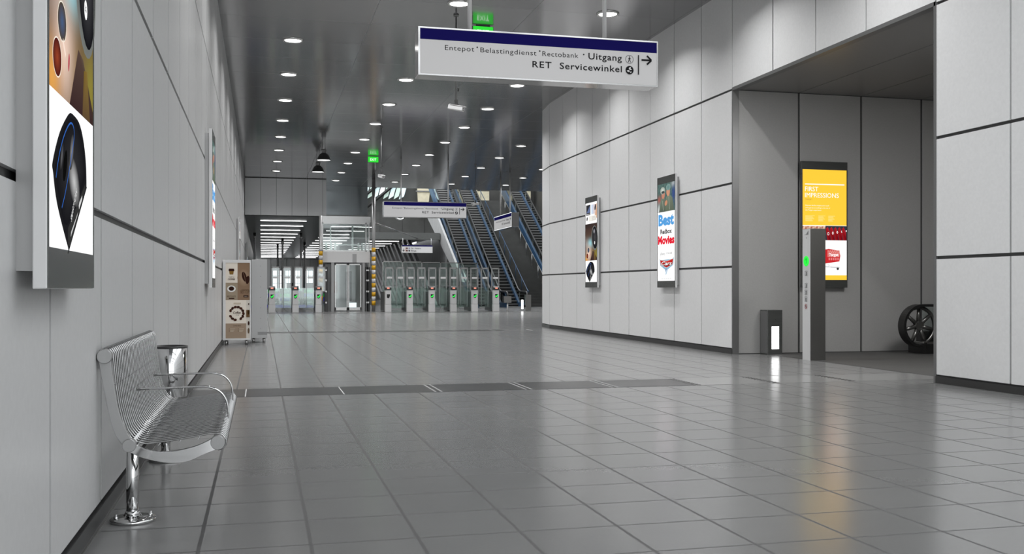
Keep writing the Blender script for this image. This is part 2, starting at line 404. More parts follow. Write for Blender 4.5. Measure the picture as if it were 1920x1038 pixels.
# far ends -----------------------------------------------------------
g = MB(); xs = [XL, 1.4, 2.55, 2.9, 3.6, 4.0, 4.75, 5.2, 6.2, 12.2]
g.box(XL, 12.2, 126, 126.4, 3.25, ZS, 0); g.box(XL, 12.2, 126, 126.4, 0, 1.05, 0)
for k in range(0, 9, 2): g.box(xs[k], xs[k + 1], 126, 126.4, 1.05, 3.25, 0)
for k in range(14): g.box(XL + k * .95, XL + k * .95 + .03, 125.97, 126, 0, ZS, 1)
struct(g, 'wall_far', ['bulk', 'joint'], 'pale wall with tall windows at the far end beyond the gates', 'wall')
for n, k in enumerate((1, 3, 5, 7)):
    g = MB(); g.box(xs[k], xs[k + 1], 126.15, 126.2, 1.05, 3.25, 0); mid = (xs[k] + xs[k + 1]) / 2
    g.box(mid - .03, mid + .03, 126.08, 126.14, 1.05, 3.25, 1)
    for z in (1.7, 2.6): g.box(xs[k], xs[k + 1], 126.08, 126.14, z, z + .05, 1)
    struct(g, 'window_%d' % (n + 1), ['daylight', 'mid'], 'bright daylit window in the far wall, number %s from the left' % ['one', 'two', 'three', 'four'][n], 'window')
g = MB(); g.box(12.0, 12.12, 66, 127, 0, ZS); struct(g, 'wall_under_escalator', 'conc2', 'dark wall behind the slanted braces', 'wall')
g = MB(); g.box(5.5, 22, 80, 80.3, ZS + .3, 16, 0)
for k in range(9): g.box(5.6 + k * 1.8, 5.63 + k * 1.8, 79.98, 80, 5, 16, 1)
g.box(5.5, 22, 79.98, 80, 7.3, 7.33, 1); g.box(12.2, 22, 80, 80.3, 0, ZS + .3, 0)
struct(g, 'wall_atrium', ['conc', 'dark'], 'dark concrete wall at the back of the escalator hall', 'wall')
g = MB(); g.box(22, 22.2, 27, 80, 0, 16); struct(g, 'wall_atrium_right', 'conc', 'dark side wall of the escalator hall', 'wall')
g = MB(); g.box(3.2, 5.5, 53.4, 53.5, ZS, ZC + .3); g.box(3.0, 22, 53.5, 53.7, ZC + .3, 9, 0)
struct(g, 'wall_lift_shaft', 'glassd', 'blue-grey reflective glass wall above the lift', 'wall')
# slanted skylight glazing at the top of the escalator hall
g = MB()
yb = 79.2
for k in range(13):
    x = 5.6 + k * .42; c = [0, 1, 0, 2, 1][k % 5]
    g.prism([(x, 8.2), (x + .40, 8.45), (x + 1.0, 10.6), (x + .6, 10.35)], 'y', yb, yb + .05, c)
for (xa, za, xb, zb) in ((5.4, 7.5, 8.9, 10.4), (6.4, 7.2, 10.3, 10.4), (7.8, 7.3, 11.5, 10.4), (5.3, 8.7, 7.4, 10.4)):
    g.tube([(xa, yb - .2, za), (xb, yb - .2, zb)], .14, 3, 6)
struct(g, 'window_5', ['skyglass', 'skyglass2', 'daylight', 'black'], 'slanted blue-green skylight glazing with black beams above the far sign', 'window')
g = MB(); g.prism([(12.05, 10.6), (13.35, 10.6), (12.95, 7.1), (12.25, 7.1)], 'y', 79.3, 79.5, 0)
g.box(12.0, 13.4, 79.2, 79.3, 8.85, 8.95, 1)
struct(g, 'trim_4', ['beige', 'mid'], 'tall cream light patch of stone left of the escalators', 'stone panel')
g = MB()
for (x0, x1, z0, z1) in ((15.7, 17.0, 5.0, 12), (17.0, 18.0, 5.6, 9), (19.6, 21.5, 8.2, 11)): g.box(x0, x1, 79.1, 79.3, z0, z1, 0)
struct(g, 'trim_5', ['beige'], 'cream stone wall seen between the escalators', 'stone panel')

# ================================================================== DOWNLIGHTS
def make_downlight():
    t = thing('ceiling_downlight', 'x', 'ceiling light')
    r = MB(); r.lathe([(.175, -.005), (.185, -.02), (.205, -.03), (.222, -.022), (.226, 0)], seg=28, cap=False)
    r.build('trim_ring', 'steel', t)
    d = MB(); d.lathe([(.0, -.012), (.176, -.012)], seg=28, cap=False); d.build('diffuser', 'lamp', t)
    bl = bpy.data.lights.new('bulb', 'AREA'); bl.shape = 'DISK'; bl.size = .15; bl.energy = 43; bl.spread = R(136)
    bo = bpy.data.objects.new('bulb', bl); col.objects.link(bo); bo.parent = t; bo.location = (0, 0, -.016)
    return t
ORD = ['nearest', 'second', 'third', 'fourth', 'fifth', 'sixth', 'seventh', 'eighth', 'ninth', 'tenth', 'eleventh', 'twelfth', 'thirteenth', 'fourteenth', 'fifteenth', 'sixteenth', 'seventeenth', 'eighteenth', 'nineteenth', 'twentieth']
dl = make_downlight(); first = True
rows = [(.665, 22.1, 9, 'in the row beside the left wall', True), (3.62, 18.47, 10, 'in the middle row', True), (6.585, 18.47, 10, 'in the row beside the right wall', True),
        (9.54, 36.47, 5, 'in first row past the curved wall', False), (12.4, 43.5, 3, 'in second row past the curved wall', False)]
for x, ya, n, lab, extend in rows:
    for k in range(n):
        o = dl if first else copy_tree(dl); first = False
        y = ya + 3.56 * k; hid = ''
        o.location = (x, y, ZC); o['label'] = 'round recessed downlight, %s visible from the camera %s' % (ORD[k], lab); o['group'] = 'round recessed downlights'
    if extend:
        k = 1
        while ya - 3.56 * k > 9:
            o = copy_tree(dl); o.location = (x, ya - 3.56 * k, ZC)
            o['label'] = 'round recessed downlight overhead, out of view %s' % lab; o['group'] = 'round recessed downlights overhead'; k += 1
for (x, y) in ((15.3, 43.5), (15.3, 50.6), (15.3, 47), (18.2, 43.5), (18.2, 50.6), (12.4, 39.9), (15.3, 39.9)):
    o = copy_tree(dl); o.location = (x, y, ZC); o['label'] = 'round recessed ceiling downlight hidden past the curved wall'; o['group'] = 'round recessed downlights past the curve'

# strip lights beyond the gates
sl = MB(); sl.box(-.5, .5, -.06, .06, -.03, .0, 0)
def strip_light(x0, x1, y, lab, proto=[None]):
    if proto[0] is None:
        t = thing('ceiling_strip_light', lab, 'strip light'); MB().box(-.5, .5, -.06, .06, -.016, 0).build('housing', 'mid', t)
        MB().box(-.497, .497, -.045, .045, -.034, -.015).build('tube', 'lampfar', t); proto[0] = t; o = t
    else: o = copy_tree(proto[0])
    o.location = ((x0 + x1) / 2, y, ZS); o.scale = (x1 - x0, 1, 1); o['label'] = lab; o['group'] = 'strip lights in the low ceiling'
for k in range(16):
    strip_light(-.05, 2.33, 53.9 + 4.4 * k, 'long white ceiling strip light over the left gates, %s from the front' % ORD[k])
for k in range(1, 16):
    strip_light(3.9, 6.25, 53.9 + 4.4 * k, 'white ceiling strip light behind the lift, %s from the front' % ORD[k - 1])
for k in range(5, 12):
    strip_light(7.85, 10.2, 53.9 + 4.4 * k, 'white ceiling strip light right of the lift, %s from the front' % ORD[k - 5])

# bell lamps ----------------------------------------------------------
def bell(y, lab):
    t = thing('pendant_lamp', lab, 'pendant lamp', (2.25, y, ZC), 0, 'industrial bell lamps')
    MB().tube([(-.05, 0, -.25), (-.05, 0, 0)], .008).tube([(.05, 0, -.25), (.05, 0, 0)], .008).build('cable', 'dark', t)
    MB().lathe([(.07, -.38), (.085, -.36), (.085, -.3), (.1, -.29), (.1, -.24), (.03, -.22)], seg=20).build('lamp_holder', 'mid', t)
    MB().lathe([(.262, -.645), (.268, -.635), (.25, -.6), (.215, -.52), (.17, -.44), (.11, -.385), (.07, -.375)], seg=28, cap=False).build('lamp_shade', 'dark', t)
    MB().lathe([(0, -.625), (.25, -.625)], seg=28, cap=False).build('diffuser', 'led', t)
bell(37.6, 'dark bell-shaped pendant lamp, the nearer of the pair under the ceiling')
bell(41.5, 'dark bell-shaped pendant lamp, the farther and lower-looking of the pair')

# ================================================================== HANGING SIGNS
INK = (.02, .02, .022); NAVY = hexc('1B1858'); FACE = (.66, .66, .665)
def walker(a, x, z, r):
    a.ring(x, z, r, r * .1, INK); a.ell(x + r * .02, z + r * .6, r * .13, r * .13, INK, 10)
    a.line([(x, z + r * .42), (x - r * .02, z - r * .08)], r * .26, INK); a.line([(x, z - r * .05), (x + r * .3, z - r * .7)], r * .15, INK)
    a.line([(x, z - r * .05), (x - r * .25, z - r * .4), (x - r * .3, z - r * .72)], r * .15, INK)
    a.line([(x, z + r * .38), (x + r * .35, z + r * .05)], r * .11, INK); a.line([(x, z + r * .38), (x - r * .34, z + r * .02)], r * .11, INK)
def globe(a, x, z, r):
    a.ell(x, z, r, r, INK, 26); g = FACE
    a.poly([(x - r * .1, z + r * .6), (x + r * .35, z + r * .75), (x + r * .25, z + r * .35), (x + r * .6, z + r * .1), (x + r * .1, z + r * .05), (x - r * .2, z + r * .25)], g)
    a.poly([(x - r * .7, z - r * .1), (x - r * .2, z), (x + r * .1, z - r * .25), (x - r * .15, z - r * .45), (x - r * .5, z - r * .4)], g)
    a.poly([(x + r * .2, z - r * .35), (x + r * .5, z - r * .3), (x + r * .35, z - r * .7), (x + r * .1, z - r * .6)], g)
def sign_art(W, H, y):
    a = Art(y, .0006); a.rect(.02, .015, W - .01, H - .01, FACE); a.rect(.02, H - .165, W - .01, H - .015, NAVY)
    k = W / 3.5; z1 = .352; z2 = .18
    a.text('Entepot', .104 * W, z1, .068, INK, .118 * W, .0, 1.1); a.ell(.234 * W, z1 + .062, .011, .011, INK, 10)
    a.text('Belastingdienst', .247 * W, z1 - .004, .068, INK, .231 * W, .0, 1.1); a.ell(.492 * W, z1 + .062, .011, .011, INK, 10)
    a.text('Rectobank', .503 * W, z1 - .004, .068, INK, .152 * W, .0, 1.1); a.ell(.678 * W, z1 + .05, .011, .011, INK, 10)
    a.text('Uitgang', .698 * W, z1 - .012, .09, INK, .145 * W, .012, 1.1)
    a.text('RET', .461 * W, z2, .088, INK, .08 * W, .01, 1.15); a.text('Servicewinkel', .576 * W, z2, .088, INK, .267 * W, .012, 1.1)
    walker(a, .876 * W, z1 + .02, .062); globe(a, .876 * W, z2 + .035, .062)
    a.line([(.915 * W, .155), (.915 * W, .44)], .018, INK)
    a.line([(.928 * W, .372), (.97 * W, .372)], .026, INK); a.line([(.952 * W, .435), (.972 * W, .372), (.952 * W, .309)], .026, INK)
    return a
def hang_sign(loc, rz, lab, poles=(.75, 2.75), W=3.5, H=.65, D=.35):
    t = thing('hanging_sign', lab, 'sign', loc, rz, 'hanging direction signs')
    MB().box(0, W, 0, D, 0, H).build('case', 'sign_side', t, bevel=.012)
    f = MB(); f.box(-.006, W + .006, -.006, .012, -.006, .012); f.box(-.006, W + .006, -.006, .012, H - .012, H + .006)
    f.box(-.006, .012, -.006, .012, .012, H - .012); f.box(W - .01, W + .006, -.006, .012, .012, H - .012); f.build('face_frame', 'sign_side', t)
    sign_art(W, H, -.001).build('sign_face', 'signface', t)
    top = ZC - loc[2]
    for p in poles:
        b = MB(); b.tube([(p, D / 2, H), (p, D / 2, top)], .032, 0, 14); b.lathe([(.05, H), (.05, H + .02), (.03, H + .03)], p, D / 2, 0, 14); b.build('hanging_pole', 'case_lt', t)
    return t
hang_sign((2.09, 13.54, 4.11), 0, 'large white direction sign with navy band hanging nearest the camera')
hang_sign((4.91, 41.3, 4.11), 0, 'white direction sign with navy band hanging before the escalators, middle distance')
hang_sign((11.1, 47.65, 3.97), R(-90), 'white direction sign with navy band seen edge-on near the curved wall end', poles=(.6, 2.5))
# small platform sign under the mezzanine
t = thing('hanging_sign', 'small white platform sign with navy band above the right ticket gates', 'sign', (8.98, 65.4, 3.47))
MB().box(0, 2.05, 0, .2, 0, .52).build('case', 'sign_side', t)
a = Art(-.003, .003); a.rect(.01, .01, 2.04, .51, (.8, .8, .8)); a.rect(.01, .42, 2.04, .51, NAVY)
a.line([(.11, .10), (.11, .28)], .03, INK); a.line([(.05, .18), (.11, .09), (.17, .18)], .03, INK); a.line([(.21, .08), (.21, .36)], .025, (.4, .1, .02))
for z in (.30, .14): a.ell(.33, z, .06, .06, (.12, .04, .03), 14); a.rect(.43, z - .05, .54, z + .05, (.35, .35, .5) if z > .2 else (.1, .1, .12))
a.text('De - Astero', .6, .26, .085, INK, .66, .01); a.text('Blinga', .6, .10, .085, INK, .36, .01)
a.build('sign_face', 'signface', t)
for x in (.08, 1.97): MB().tube([(x, .1, .52), (x, .1, .95), (x, .4, .97)], .02).build('hanging_pole', 'case_lt', t)

# EXIT signs ------------------------------------------------------------
def exit_sign(x, y, lab):
    t = thing('exit_sign', lab, 'exit sign', (x, y, ZC - .262))
    MB().box(-.22, .22, 0, .05, 0, .24).build('case', 'dark', t, bevel=.006)
    MB().box(-.15, .15, .01, .04, .24, .262).build('ceiling_bracket', 'dark', t)
    a = Art(-.002); G = (.03, .62, .04); a.rect(-.21, .005, .21, .235, G); a.text('EXIT', 0, .07, .095, (.75, 1, .75), .25, .02, 1.1, align='c'); a.build('sign_face', 'exit', t)
exit_sign(4.4, 19.9, 'green lit EXIT sign half hidden behind the nearest hanging sign')
exit_sign(4.43, 40.8, 'green lit EXIT sign under the ceiling left of the far hanging sign')

# security cameras --------------------------------------------------------
def cctv(x, y, z, rz, lab, L=.32, pitch=12, r=.016):
    t = thing('security_camera', lab, 'security camera', (x, y, z))
    p = MB(); p.tube([(0, 0, .13), (0, 0, ZC - z)], r, 0, 10); p.lathe([(.05, ZC - z - .03), (.06, ZC - z)], 0, 0, 0, 14); p.build('ceiling_pole', 'mid', t)
    b = MB(); b.box(-.03, .03, -.03, .03, .07, .16); b.box(-.06, .05, -.018, .018, .05, .075); b.tube([(.03, 0, .4), (.05, 0, .38), (.04, 0, .33)], .014, 0, 6); b.build('bracket', 'dark', t)
    body = MB(); hw = .05
    oct_ = [(-hw, -.035), (-.03, -.052), (.03, -.052), (hw, -.035), (hw, .03), (.032, .05), (-.032, .05), (-hw, .03)]
    body.prism(oct_, 'y', -L / 2, L / 2, 0); body.box(-.056, .056, -L / 2 - .03, L / 2 - .02, .045, .055, 0)
    o = body.build('housing', 'white', t, bevel=.004); o.rotation_euler = (R(pitch), 0, rz)
    ln = MB()
    for (lx, lz, rr) in ((-.018, .015, .011), (.018, .015, .011), (0, -.02, .014)):
        ln.tube([(lx, -L / 2 - .004, lz), (lx, -L / 2 + .01, lz)], rr, 0, 12)
    q = ln.build('lens', 'black', o)
    return t
cctv(3.72, 19.28, 4.72, R(52), 'white box security camera on a pole below the nearest hanging sign')
cctv(3.89, 33.37, 4.90, R(20), 'small white security camera on a thin pole right of the far EXIT sign', r=.012)
cctv(9.08, 42.6, 4.83, R(-62), 'white security camera in front of the escalators, right of the far sign', r=.012, L=.36)

# ================================================================== POSTER SCREENS
def arcpts(pts, steps=10):
    """Catmull-Rom through the points"""
    out = []; P = [pts[0]] + pts + [pts[-1]]
    for i in range(1, len(P) - 2):
        for k in range(steps):
            t = k / steps; q = []
            for d in range(2):
                a, b, c, e = P[i - 1][d], P[i][d], P[i + 1][d], P[i + 2][d]
                q.append(.5 * (2 * b + (c - a) * t + (2 * a - 5 * b + 4 * c - e) * t * t + (3 * b - a - 3 * c + e) * t ** 3))
            out.append(tuple(q))
    out.append(pts[-1]); return out
def blob(u, v, cu, cv, su, sv): return math.exp(-(((u - cu) / su) ** 2 + ((v - cv) / sv) ** 2))
def mouse(a, cx, cz, s, sx):
    """black scanner mouse seen from above, tilted; s = height"""
    def P(x, z): return (cx + x * sx, cz + z * s)
    lo = [P(*p) for p in ((.0, .5), (-.09, .47), (-.28, .29), (-.42, .06), (-.41, -.02), (-.33, -.22), (-.1, -.5), (-.07, -.5), (.33, -.02), (.36, .02), (.34, .22), (.27, .38), (.16, .48))]
    a.poly(arcpts(lo + [lo[0]], 4)[:-1], (.012, .012, .014))
    a.poly([P(-.1, -.36), P(.33, .04), P(.33, .0), P(-.06, -.49), P(-.1, -.49)], (.03, .03, .03))
    a.poly([P(-.04, -.42), P(.12, -.24), P(.14, -.21), P(-.03, -.38)], (.55, .55, .55)); a.poly([P(.16, -.19), P(.24, -.1), P(.24, -.07), P(.15, -.15)], (.6, .6, .6))
    top0 = [(-.04, .46), (-.2, .33), (-.34, .1), (-.37, .02), (-.3, -.16), (-.12, -.34), (.3, .06), (.31, .22), (.22, .38), (.1, .46)]
    top = arcpts(top0 + [top0[0]], 4)[:-1]; a.up()
    c = P(0, .08)
    for k in range(len(top)):
        p, q = top[k], top[(k + 1) % len(top)]
        a.mb.face([(c[0], a.y, c[1]), (P(*p)[0], a.y, P(*p)[1]), (P(*q)[0], a.y, P(*q)[1])], 0, False, [(.03, .03, .033), (.008, .008, .01), (.008, .008, .01)])
    a.ell(*P(.04, .0), .15 * sx, .16 * s, (.5, .5, .5), 22, rot=-.5, c2=(.02, .02, .022))
    a.ell(*P(-.02, .21), .07 * s, .15 * s, (.22, .22, .23), 20, rot=-.45, c2=(.03, .03, .03))
    a.ell(*P(-.17, .08), .06 * s, .13 * s, (.004, .004, .004), 18, rot=-.5)
    a.ell(*P(-.24, .13), .045 * s, .12 * s, (.12, .12, .13), 18, rot=-.45, c2=(.01, .01, .01))
    a.line(arcpts([P(-.36, -.04), P(-.3, .12), P(-.2, .28), P(-.08, .4), (P(.0, .42)), P(.04, .36), P(.0, .24), P(-.1, .02), P(-.17, -.12), P(-.24, -.23)], 4), .014 * s, (.03, .12, .45))
    a.text('SMART SCAN', *P(-.03, -.31), .045 * s, (.7, .7, .7), .34 * s, .01, rot=R(46), shear=.2)
def screen_mouse(a, W, H):
    a.rect(0, 0, W, H, W_)
    za, zb = .27 * H, .735 * H
    def ph(u, v):
        c = mixc((.16, .10, .06), (.06, .035, .03), v * 1.1)
        c = mixc(c, (.42, .38, .36), blob(u, v, .08, .45, .2, .14) * .6)
        c = mixc(c, (.25, .22, .03), blob(u, v, .95, .14, .2, .2) * .8)
        c = mixc(c, (.2, .12, .02), blob(u, v, .55, .16, .14, .2) * .6)
        c = mixc(c, (.25, .55, .62), blob(u, v, .42, .47, .2, .11))
        c = mixc(c, (.75, .55, .45), blob(u, v, .3, .2, .2, .2))
        c = mixc(c, (.75, .35, .07), blob(u, v, .06, .04, .16, .12) * .9)
        c = mixc(c, (.02, .02, .02), blob(u, v, .3, .98, .6, .1) * .6)
        return c
    a.grid(0, za, W, zb, 16, 30, ph)
    Z = lambda v: za + (zb - za) * v
    a.poly([(.42 * W, Z(0)), (.62 * W, Z(.26)), (.74 * W, Z(.24)), (W, Z(.06)), (W, Z(0))], [(.04, .02, .02), (.08, .05, .04), (.1, .07, .05), (.05, .03, .02), (.04, .02, .02)])
    a.poly([(.72 * W, Z(0)), (.76 * W, Z(.2)), (.84 * W, Z(.21)), (.92 * W, Z(0))], [(.1, .06, .03), (.16, .1, .02), (.2, .13, .03), (.1, .06, .03)])
    a.ell(.26 * W, Z(.286), .085 * W, .034 * H, (.06, .10, .2), 22, rot=.1, c2=(.07, .05, .03)); a.ring(.26 * W, Z(.286), .036 * H, .005, (.8, .75, .65), 24, sx=1.15)
    a.ell(.16 * W, Z(.13), .08 * W, .033 * H, (.28, .05, .02), 22, rot=.1, c2=(.06, .01, .01)); a.ring(.16 * W, Z(.13), .035 * H, .005, (.85, .75, .65), 24, sx=1.15)
    a.ell(.40 * W, Z(.16), .014 * W, .018 * H, (.4, .03, .06), 10, rot=-.2); a.line([(.27 * W, Z(.22)), (.33 * W, Z(.17))], .02, (.85, .68, .58))
    # large black mouse in the photograph
    a.ell(.80 * W, Z(.60), .27 * W, .155 * H, (.02, .02, .022), 26, rot=.2, c2=(.16, .17, .16)); a.ell(.82 * W, Z(.61), .22 * W, .14 * H, (.06, .06, .065), 26, rot=.2, c2=(.006, .006, .008))
    a.ell(.76 * W, Z(.78), .08 * W, .035 * H, (.5, .5, .55), 16, rot=.3, c2=(.02, .02, .02)); a.ell(.80 * W, Z(.47), .04 * W, .02 * H, (.9, .9, .9), 12)
    a.text('LG', .775 * W, Z(.462), .022, (.02, .02, .02), None, .02)
    # upper white part
    a.rect(.06 * W, .845 * H, .44 * W, .975 * H, (.03, .03, .035)); a.poly([(.1 * W, .875 * H), (.4 * W, .875 * H), (.4 * W, .965 * H)], (.12, .16, .3)); a.rect(.09 * W, .852 * H, .41 * W, .862 * H, (.5, .5, .5))
    a.ell(.15 * W, .80 * H, .06 * W, .022 * H, (.03, .03, .03), 16, rot=.9)
    a.grid(.52 * W, .85 * H, W, .97 * H, 6, 6, lambda u, v: mixc((.5, .65, .85), (.75, .5, .35), u))
    a.ell(.86 * W, .93 * H, .09 * W, .025 * H, (.03, .03, .04), 16, rot=1.1); a.poly([(W * .8, .82 * H), (W, .79 * H), (W, .93 * H), (W * .9, .9 * H)], (.65, .38, .25))
    a.rect(.3 * W, .765 * H, .95 * W, .83 * H, (.8, .78, .72))
    for k in range(5): a.rect(.58 * W, (.772 + k * .011) * H, .93 * W, (.776 + k * .011) * H, (.45, .42, .4))
    mouse(a, .46 * W, .13 * H, .25 * H, .86)
def screen_movies(a, W, H):
    a.rect(0, 0, W, H, W_)
    def ph(u, v):
        n = (sin(u * 23 + v * 31) + sin(u * 41 - v * 17)) * .5
        c = mixc((.05, .1, .1), (.12, .18, .16), .5 + .5 * n)
        c = mixc(c, (.55, .08, .05), blob(u, v, .1, .45, .12, .12) * .6); c = mixc(c, (.03, .05, .25), blob(u, v, .93, .6, .1, .3) * .8)
        c = mixc(c, (.75, .75, .75), blob(u, v, .08, .05, .15, .2) * .8); c = mixc(c, (.7, .7, .7), blob(u, v, .9, .95, .1, .1) * .5)
        return c
    za = .71 * H; a.grid(0, za, W, H, 20, 14, ph); P = lambda u, v: (u * W, za + (H - za) * v)
    # two people in grey-green jackets and helmets
    a.poly([P(.08, 0), P(.2, .45), P(.32, .55), P(.5, .42), P(.56, 0)], [(.1, .12, .09), (.16, .2, .15), (.2, .24, .18), (.12, .14, .11), (.08, .1, .08)])
    a.poly([P(.45, 0), P(.5, .5), P(.66, .6), P(.86, .45), P(.95, 0)], [(.12, .15, .1), (.17, .2, .15), (.22, .26, .18), (.14, .17, .12), (.1, .12, .09)])
    a.ell(*P(.33, .62), .1 * W, .045 * H, (.5, .22, .15), 16); a.ell(*P(.3, .76), .14 * W, .038 * H, (.62, .66, .6), 18, c2=(.3, .34, .3)); a.ell(*P(.32, .7), .09 * W, .014 * H, (.05, .06, .06), 12)
    a.ell(*P(.62, .68), .1 * W, .045 * H, (.55, .27, .17), 16); a.ell(*P(.63, .84), .13 * W, .033 * H, (.12, .22, .22), 18, c2=(.2, .3, .28)); a.ell(*P(.5, .3), .08 * W, .025 * H, (.55, .25, .15), 12, rot=.5)
    a.line([P(.34, .05), P(.3, .4)], .02, (.3, .34, .28)); a.line([P(.7, .05), P(.66, .5)], .02, (.3, .34, .28))
    a.text('Best', .5 * W, .575 * H, .105 * H, (.09, .33, .68), .9 * W, .05, 1.0, align='c')
    a.text('Redbox', .5 * W, .485 * H, .046 * H, (.01, .01, .01), .66 * W, .03, align='c')
    a.text('Movies', .5 * W, .382 * H, .078 * H, (.72, .01, .03), .95 * W, .05, align='c')
    a.text('Disney', .17 * W, .268 * H, .024 * H, (.03, .03, .03), .28 * W, .0, shear=.3); a.text('PIXAR', .53 * W, .27 * H, .02 * H, (.08, .08, .08), .32 * W, .0, 1.2)
    a.line([(.16 * W, .27 * H), (.2 * W, .225 * H)], .006, (.3, .3, .3)); a.line([(.95 * W, .27 * H), (.91 * W, .225 * H)], .006, (.3, .3, .3))
    a.poly([(.12 * W, .225 * H), (.2 * W, .215 * H), (.85 * W, .22 * H), (.96 * W, .235 * H), (.91 * W, .16 * H), (.6 * W, .115 * H), (.5 * W, .055 * H), (.44 * W, .115 * H), (.16 * W, .16 * H)], (.25, .45, .6))
    a.poly([(.46 * W, .12 * H), (.5 * W, .07 * H), (.56 * W, .12 * H)], (.8, .85, .9)); a.poly([(.47 * W, .125 * H), (.5 * W, .09 * H), (.55 * W, .125 * H)], (.1, .2, .4))
    a.poly([(.13 * W, .22 * H), (.54 * W, .205 * H), (.94 * W, .228 * H), (.88 * W, .163 * H), (.54 * W, .13 * H), (.18 * W, .163 * H)], (.55, .55, .55))
    a.poly([(.16 * W, .214 * H), (.54 * W, .2 * H), (.91 * W, .221 * H), (.86 * W, .166 * H), (.54 * W, .136 * H), (.2 * W, .166 * H)], [(.5, .02, .02), (.65, .04, .03), (.5, .02, .02), (.35, .01, .01), (.45, .02, .02), (.35, .01, .01)])
    a.text('Cars', .54 * W, .158 * H, .038 * H, (.05, .01, .01), .62 * W, .05, align='c', shear=.25); a.text('Cars', .53 * W, .16 * H, .038 * H, (.85, .85, .85), .6 * W, .02, align='c', shear=.25)
    for k in range(5): a.rect((.24 + k * .12) * W, .018 * H, (.33 + k * .12) * W, .026 * H, (.72, .72, .72))
def screen_yellow(a, W, H):
    Y = hexc('FFCB3D'); a.rect(0, 0, W, H, Y)
    S = lambda px, py: ((px - 14) / 341 * W, (948 - py) / 876 * H)
    a.rect(*S(33, 192), *S(338, 184), W_)
    a.text('FIRST', *S(33, 244), .082, W_, .30 * W, .0); a.text('IMPRESSIONS', *S(33, 293), .082, W_, .765 * W, .0)
    a.text('TARGET', *S(35, 315), .026, (.25, .2, .05), .16 * W)
    a.text('Discover the first impact your touch', *S(35, 361), .02, (1, .95, .8), .54 * W, .01); a.text('of Target has on walking in, the rest of', *S(35, 380), .02, (1, .95, .8), .56 * W, .01); a.text('the Target experience', *S(35, 398), .02, (1, .95, .8), .36 * W, .01)
    for (x0, x1) in ((35, 108), (135, 190), (212, 265)):
        for k in range(6): a.rect(*S(x0, 441 + k * 8), *S(x1 - (k * 17) % 23, 437 + k * 8), (1, .75, .25))
    a.rect(*S(14, 521), *S(355, 514), W_)
    def crowd(u, v): 
        n = sin(u * 40 + 3 * sin(v * 9)) * sin(v * 33 + u * 11); return mixc((.75, .55, .38), (.35, .05, .04), .5 + n * .8)
    a.grid(*S(14, 910), *S(190, 521), 22, 30, crowd)
    a.rect(*S(190, 632), *S(355, 517), (.03, .035, .05))
    for k in range(5):
        x = 204 + k * 31; a.poly([S(x, 632), S(x + 26, 632), S(x + 22, 570), S(x + 4, 526), S(x - 12, 540)], [(.3, .01, .015), (.12, .0, .005), (.4, .01, .02), (.45, .02, .03), (.3, .01, .01)])
        if k < 5: a.ring(*S(x + 8 + k * 4, 580 - k * 6), .028 - k * .003, .01, W_, 14, sx=.7)
    a.rect(*S(190, 910), *S(355, 632), W_)
    def cart(u, v): n = sin(u * 34) * sin(v * 26); return mixc((.6, .03, .03), (.85, .5, .45), .35 + .5 * n)
    a.poly([S(120, 810), S(170, 820), S(298, 800), S(306, 755), S(300, 730), S(296, 715), S(215, 700), S(150, 712)], (.55, .02, .025))
    a.grid(*S(205, 765), *S(300, 712), 12, 6, cart)
    for k in range(5): a.rect(*S(214 + k * 17, 790), *S(225 + k * 17, 772), (.75, .2, .2))
    a.text('Target', *S(216, 757), .05, (.95, .85, .85), .22 * W, .03)
    a.line([S(150, 838), S(240, 846), S(300, 850)], .022, (.6, .6, .62)); a.line([S(206, 820), S(228, 845)], .03, (.8, .8, .8))
    a.ell(*S(285, 858), .024, .024, (.02, .02, .02), 14); a.rect(*S(278, 852), *S(292, 845), (.3, .3, .3))
    a.rect(*S(14, 948), *S(355, 910), Y)
SW, SH = .935, 2.29
_pm = {}
def poster(loc, rz, kind, lab, group=None):
    t = thing('advertising_screen', lab, 'advertising screen', loc, rz, group)
    if kind not in _pm:
        MB().box(-SW / 2 + .05, SW / 2 - .05, -.085, 0, .06, SH - .06).build('mounting_box', 'case', t)
        MB().box(-SW / 2, SW / 2, -.105, -.06, 0, SH).build('frame', 'case_lt' if kind != 'yellow' else 'bezel', t, bevel=.004)
        b = MB(); z0, z1, e = .14, 2.14, .02; y0, y1 = -.108, -.100
        b.box(-SW / 2 + .003, SW / 2 - .003, y0, y1, .003, z0); b.box(-SW / 2 + .003, SW / 2 - .003, y0, y1, z1, SH - .003)
        b.box(-SW / 2 + .003, -SW / 2 + e, y0, y1, z0, z1); b.box(SW / 2 - e, SW / 2 - .003, y0, y1, z0, z1); b.build('bezel', 'bezel', t)
        a = Art(-.1052, .00012); {'mouse': screen_mouse, 'movies': screen_movies, 'yellow': screen_yellow}[kind](a, SW - 2 * e, z1 - z0)
        a.build('screen', 'screen', t, loc=(-SW / 2 + e, 0, z0)); _pm[kind] = t
    else:
        for ch in _pm[kind].children: copy_tree(ch, t)
    return t
poster((XL, 4.025, 1.185), R(90), 'mouse', 'tall backlit screen showing a black computer mouse on the left wall above the bench')
poster((XL, 15.4, 1.185), R(90), 'movies', 'tall backlit screen on the left wall above the vending machine, red and blue lettering')
poster((XL, 33.9, 1.185), R(90), 'mouse', 'tall screen on the left wall behind the top of the vending machine')
poster((XL, 52.6, 1.185), R(90), 'movies', 'farthest tall screen on the left wall, beyond the ticket gates')
poster((XR, 23.8, 1.185), R(-90), 'mouse', 'tall screen on the right wall, farther of two, showing computer mice', 'screens on the right wall')
poster((XR, 19.02, 1.185), R(-90), 'movies', 'tall backlit screen on the right wall advertising best movies', 'screens on the right wall')
poster((9.93, Y1, 1.185), 0, 'yellow', 'tall yellow FIRST IMPRESSIONS screen in the side recess')

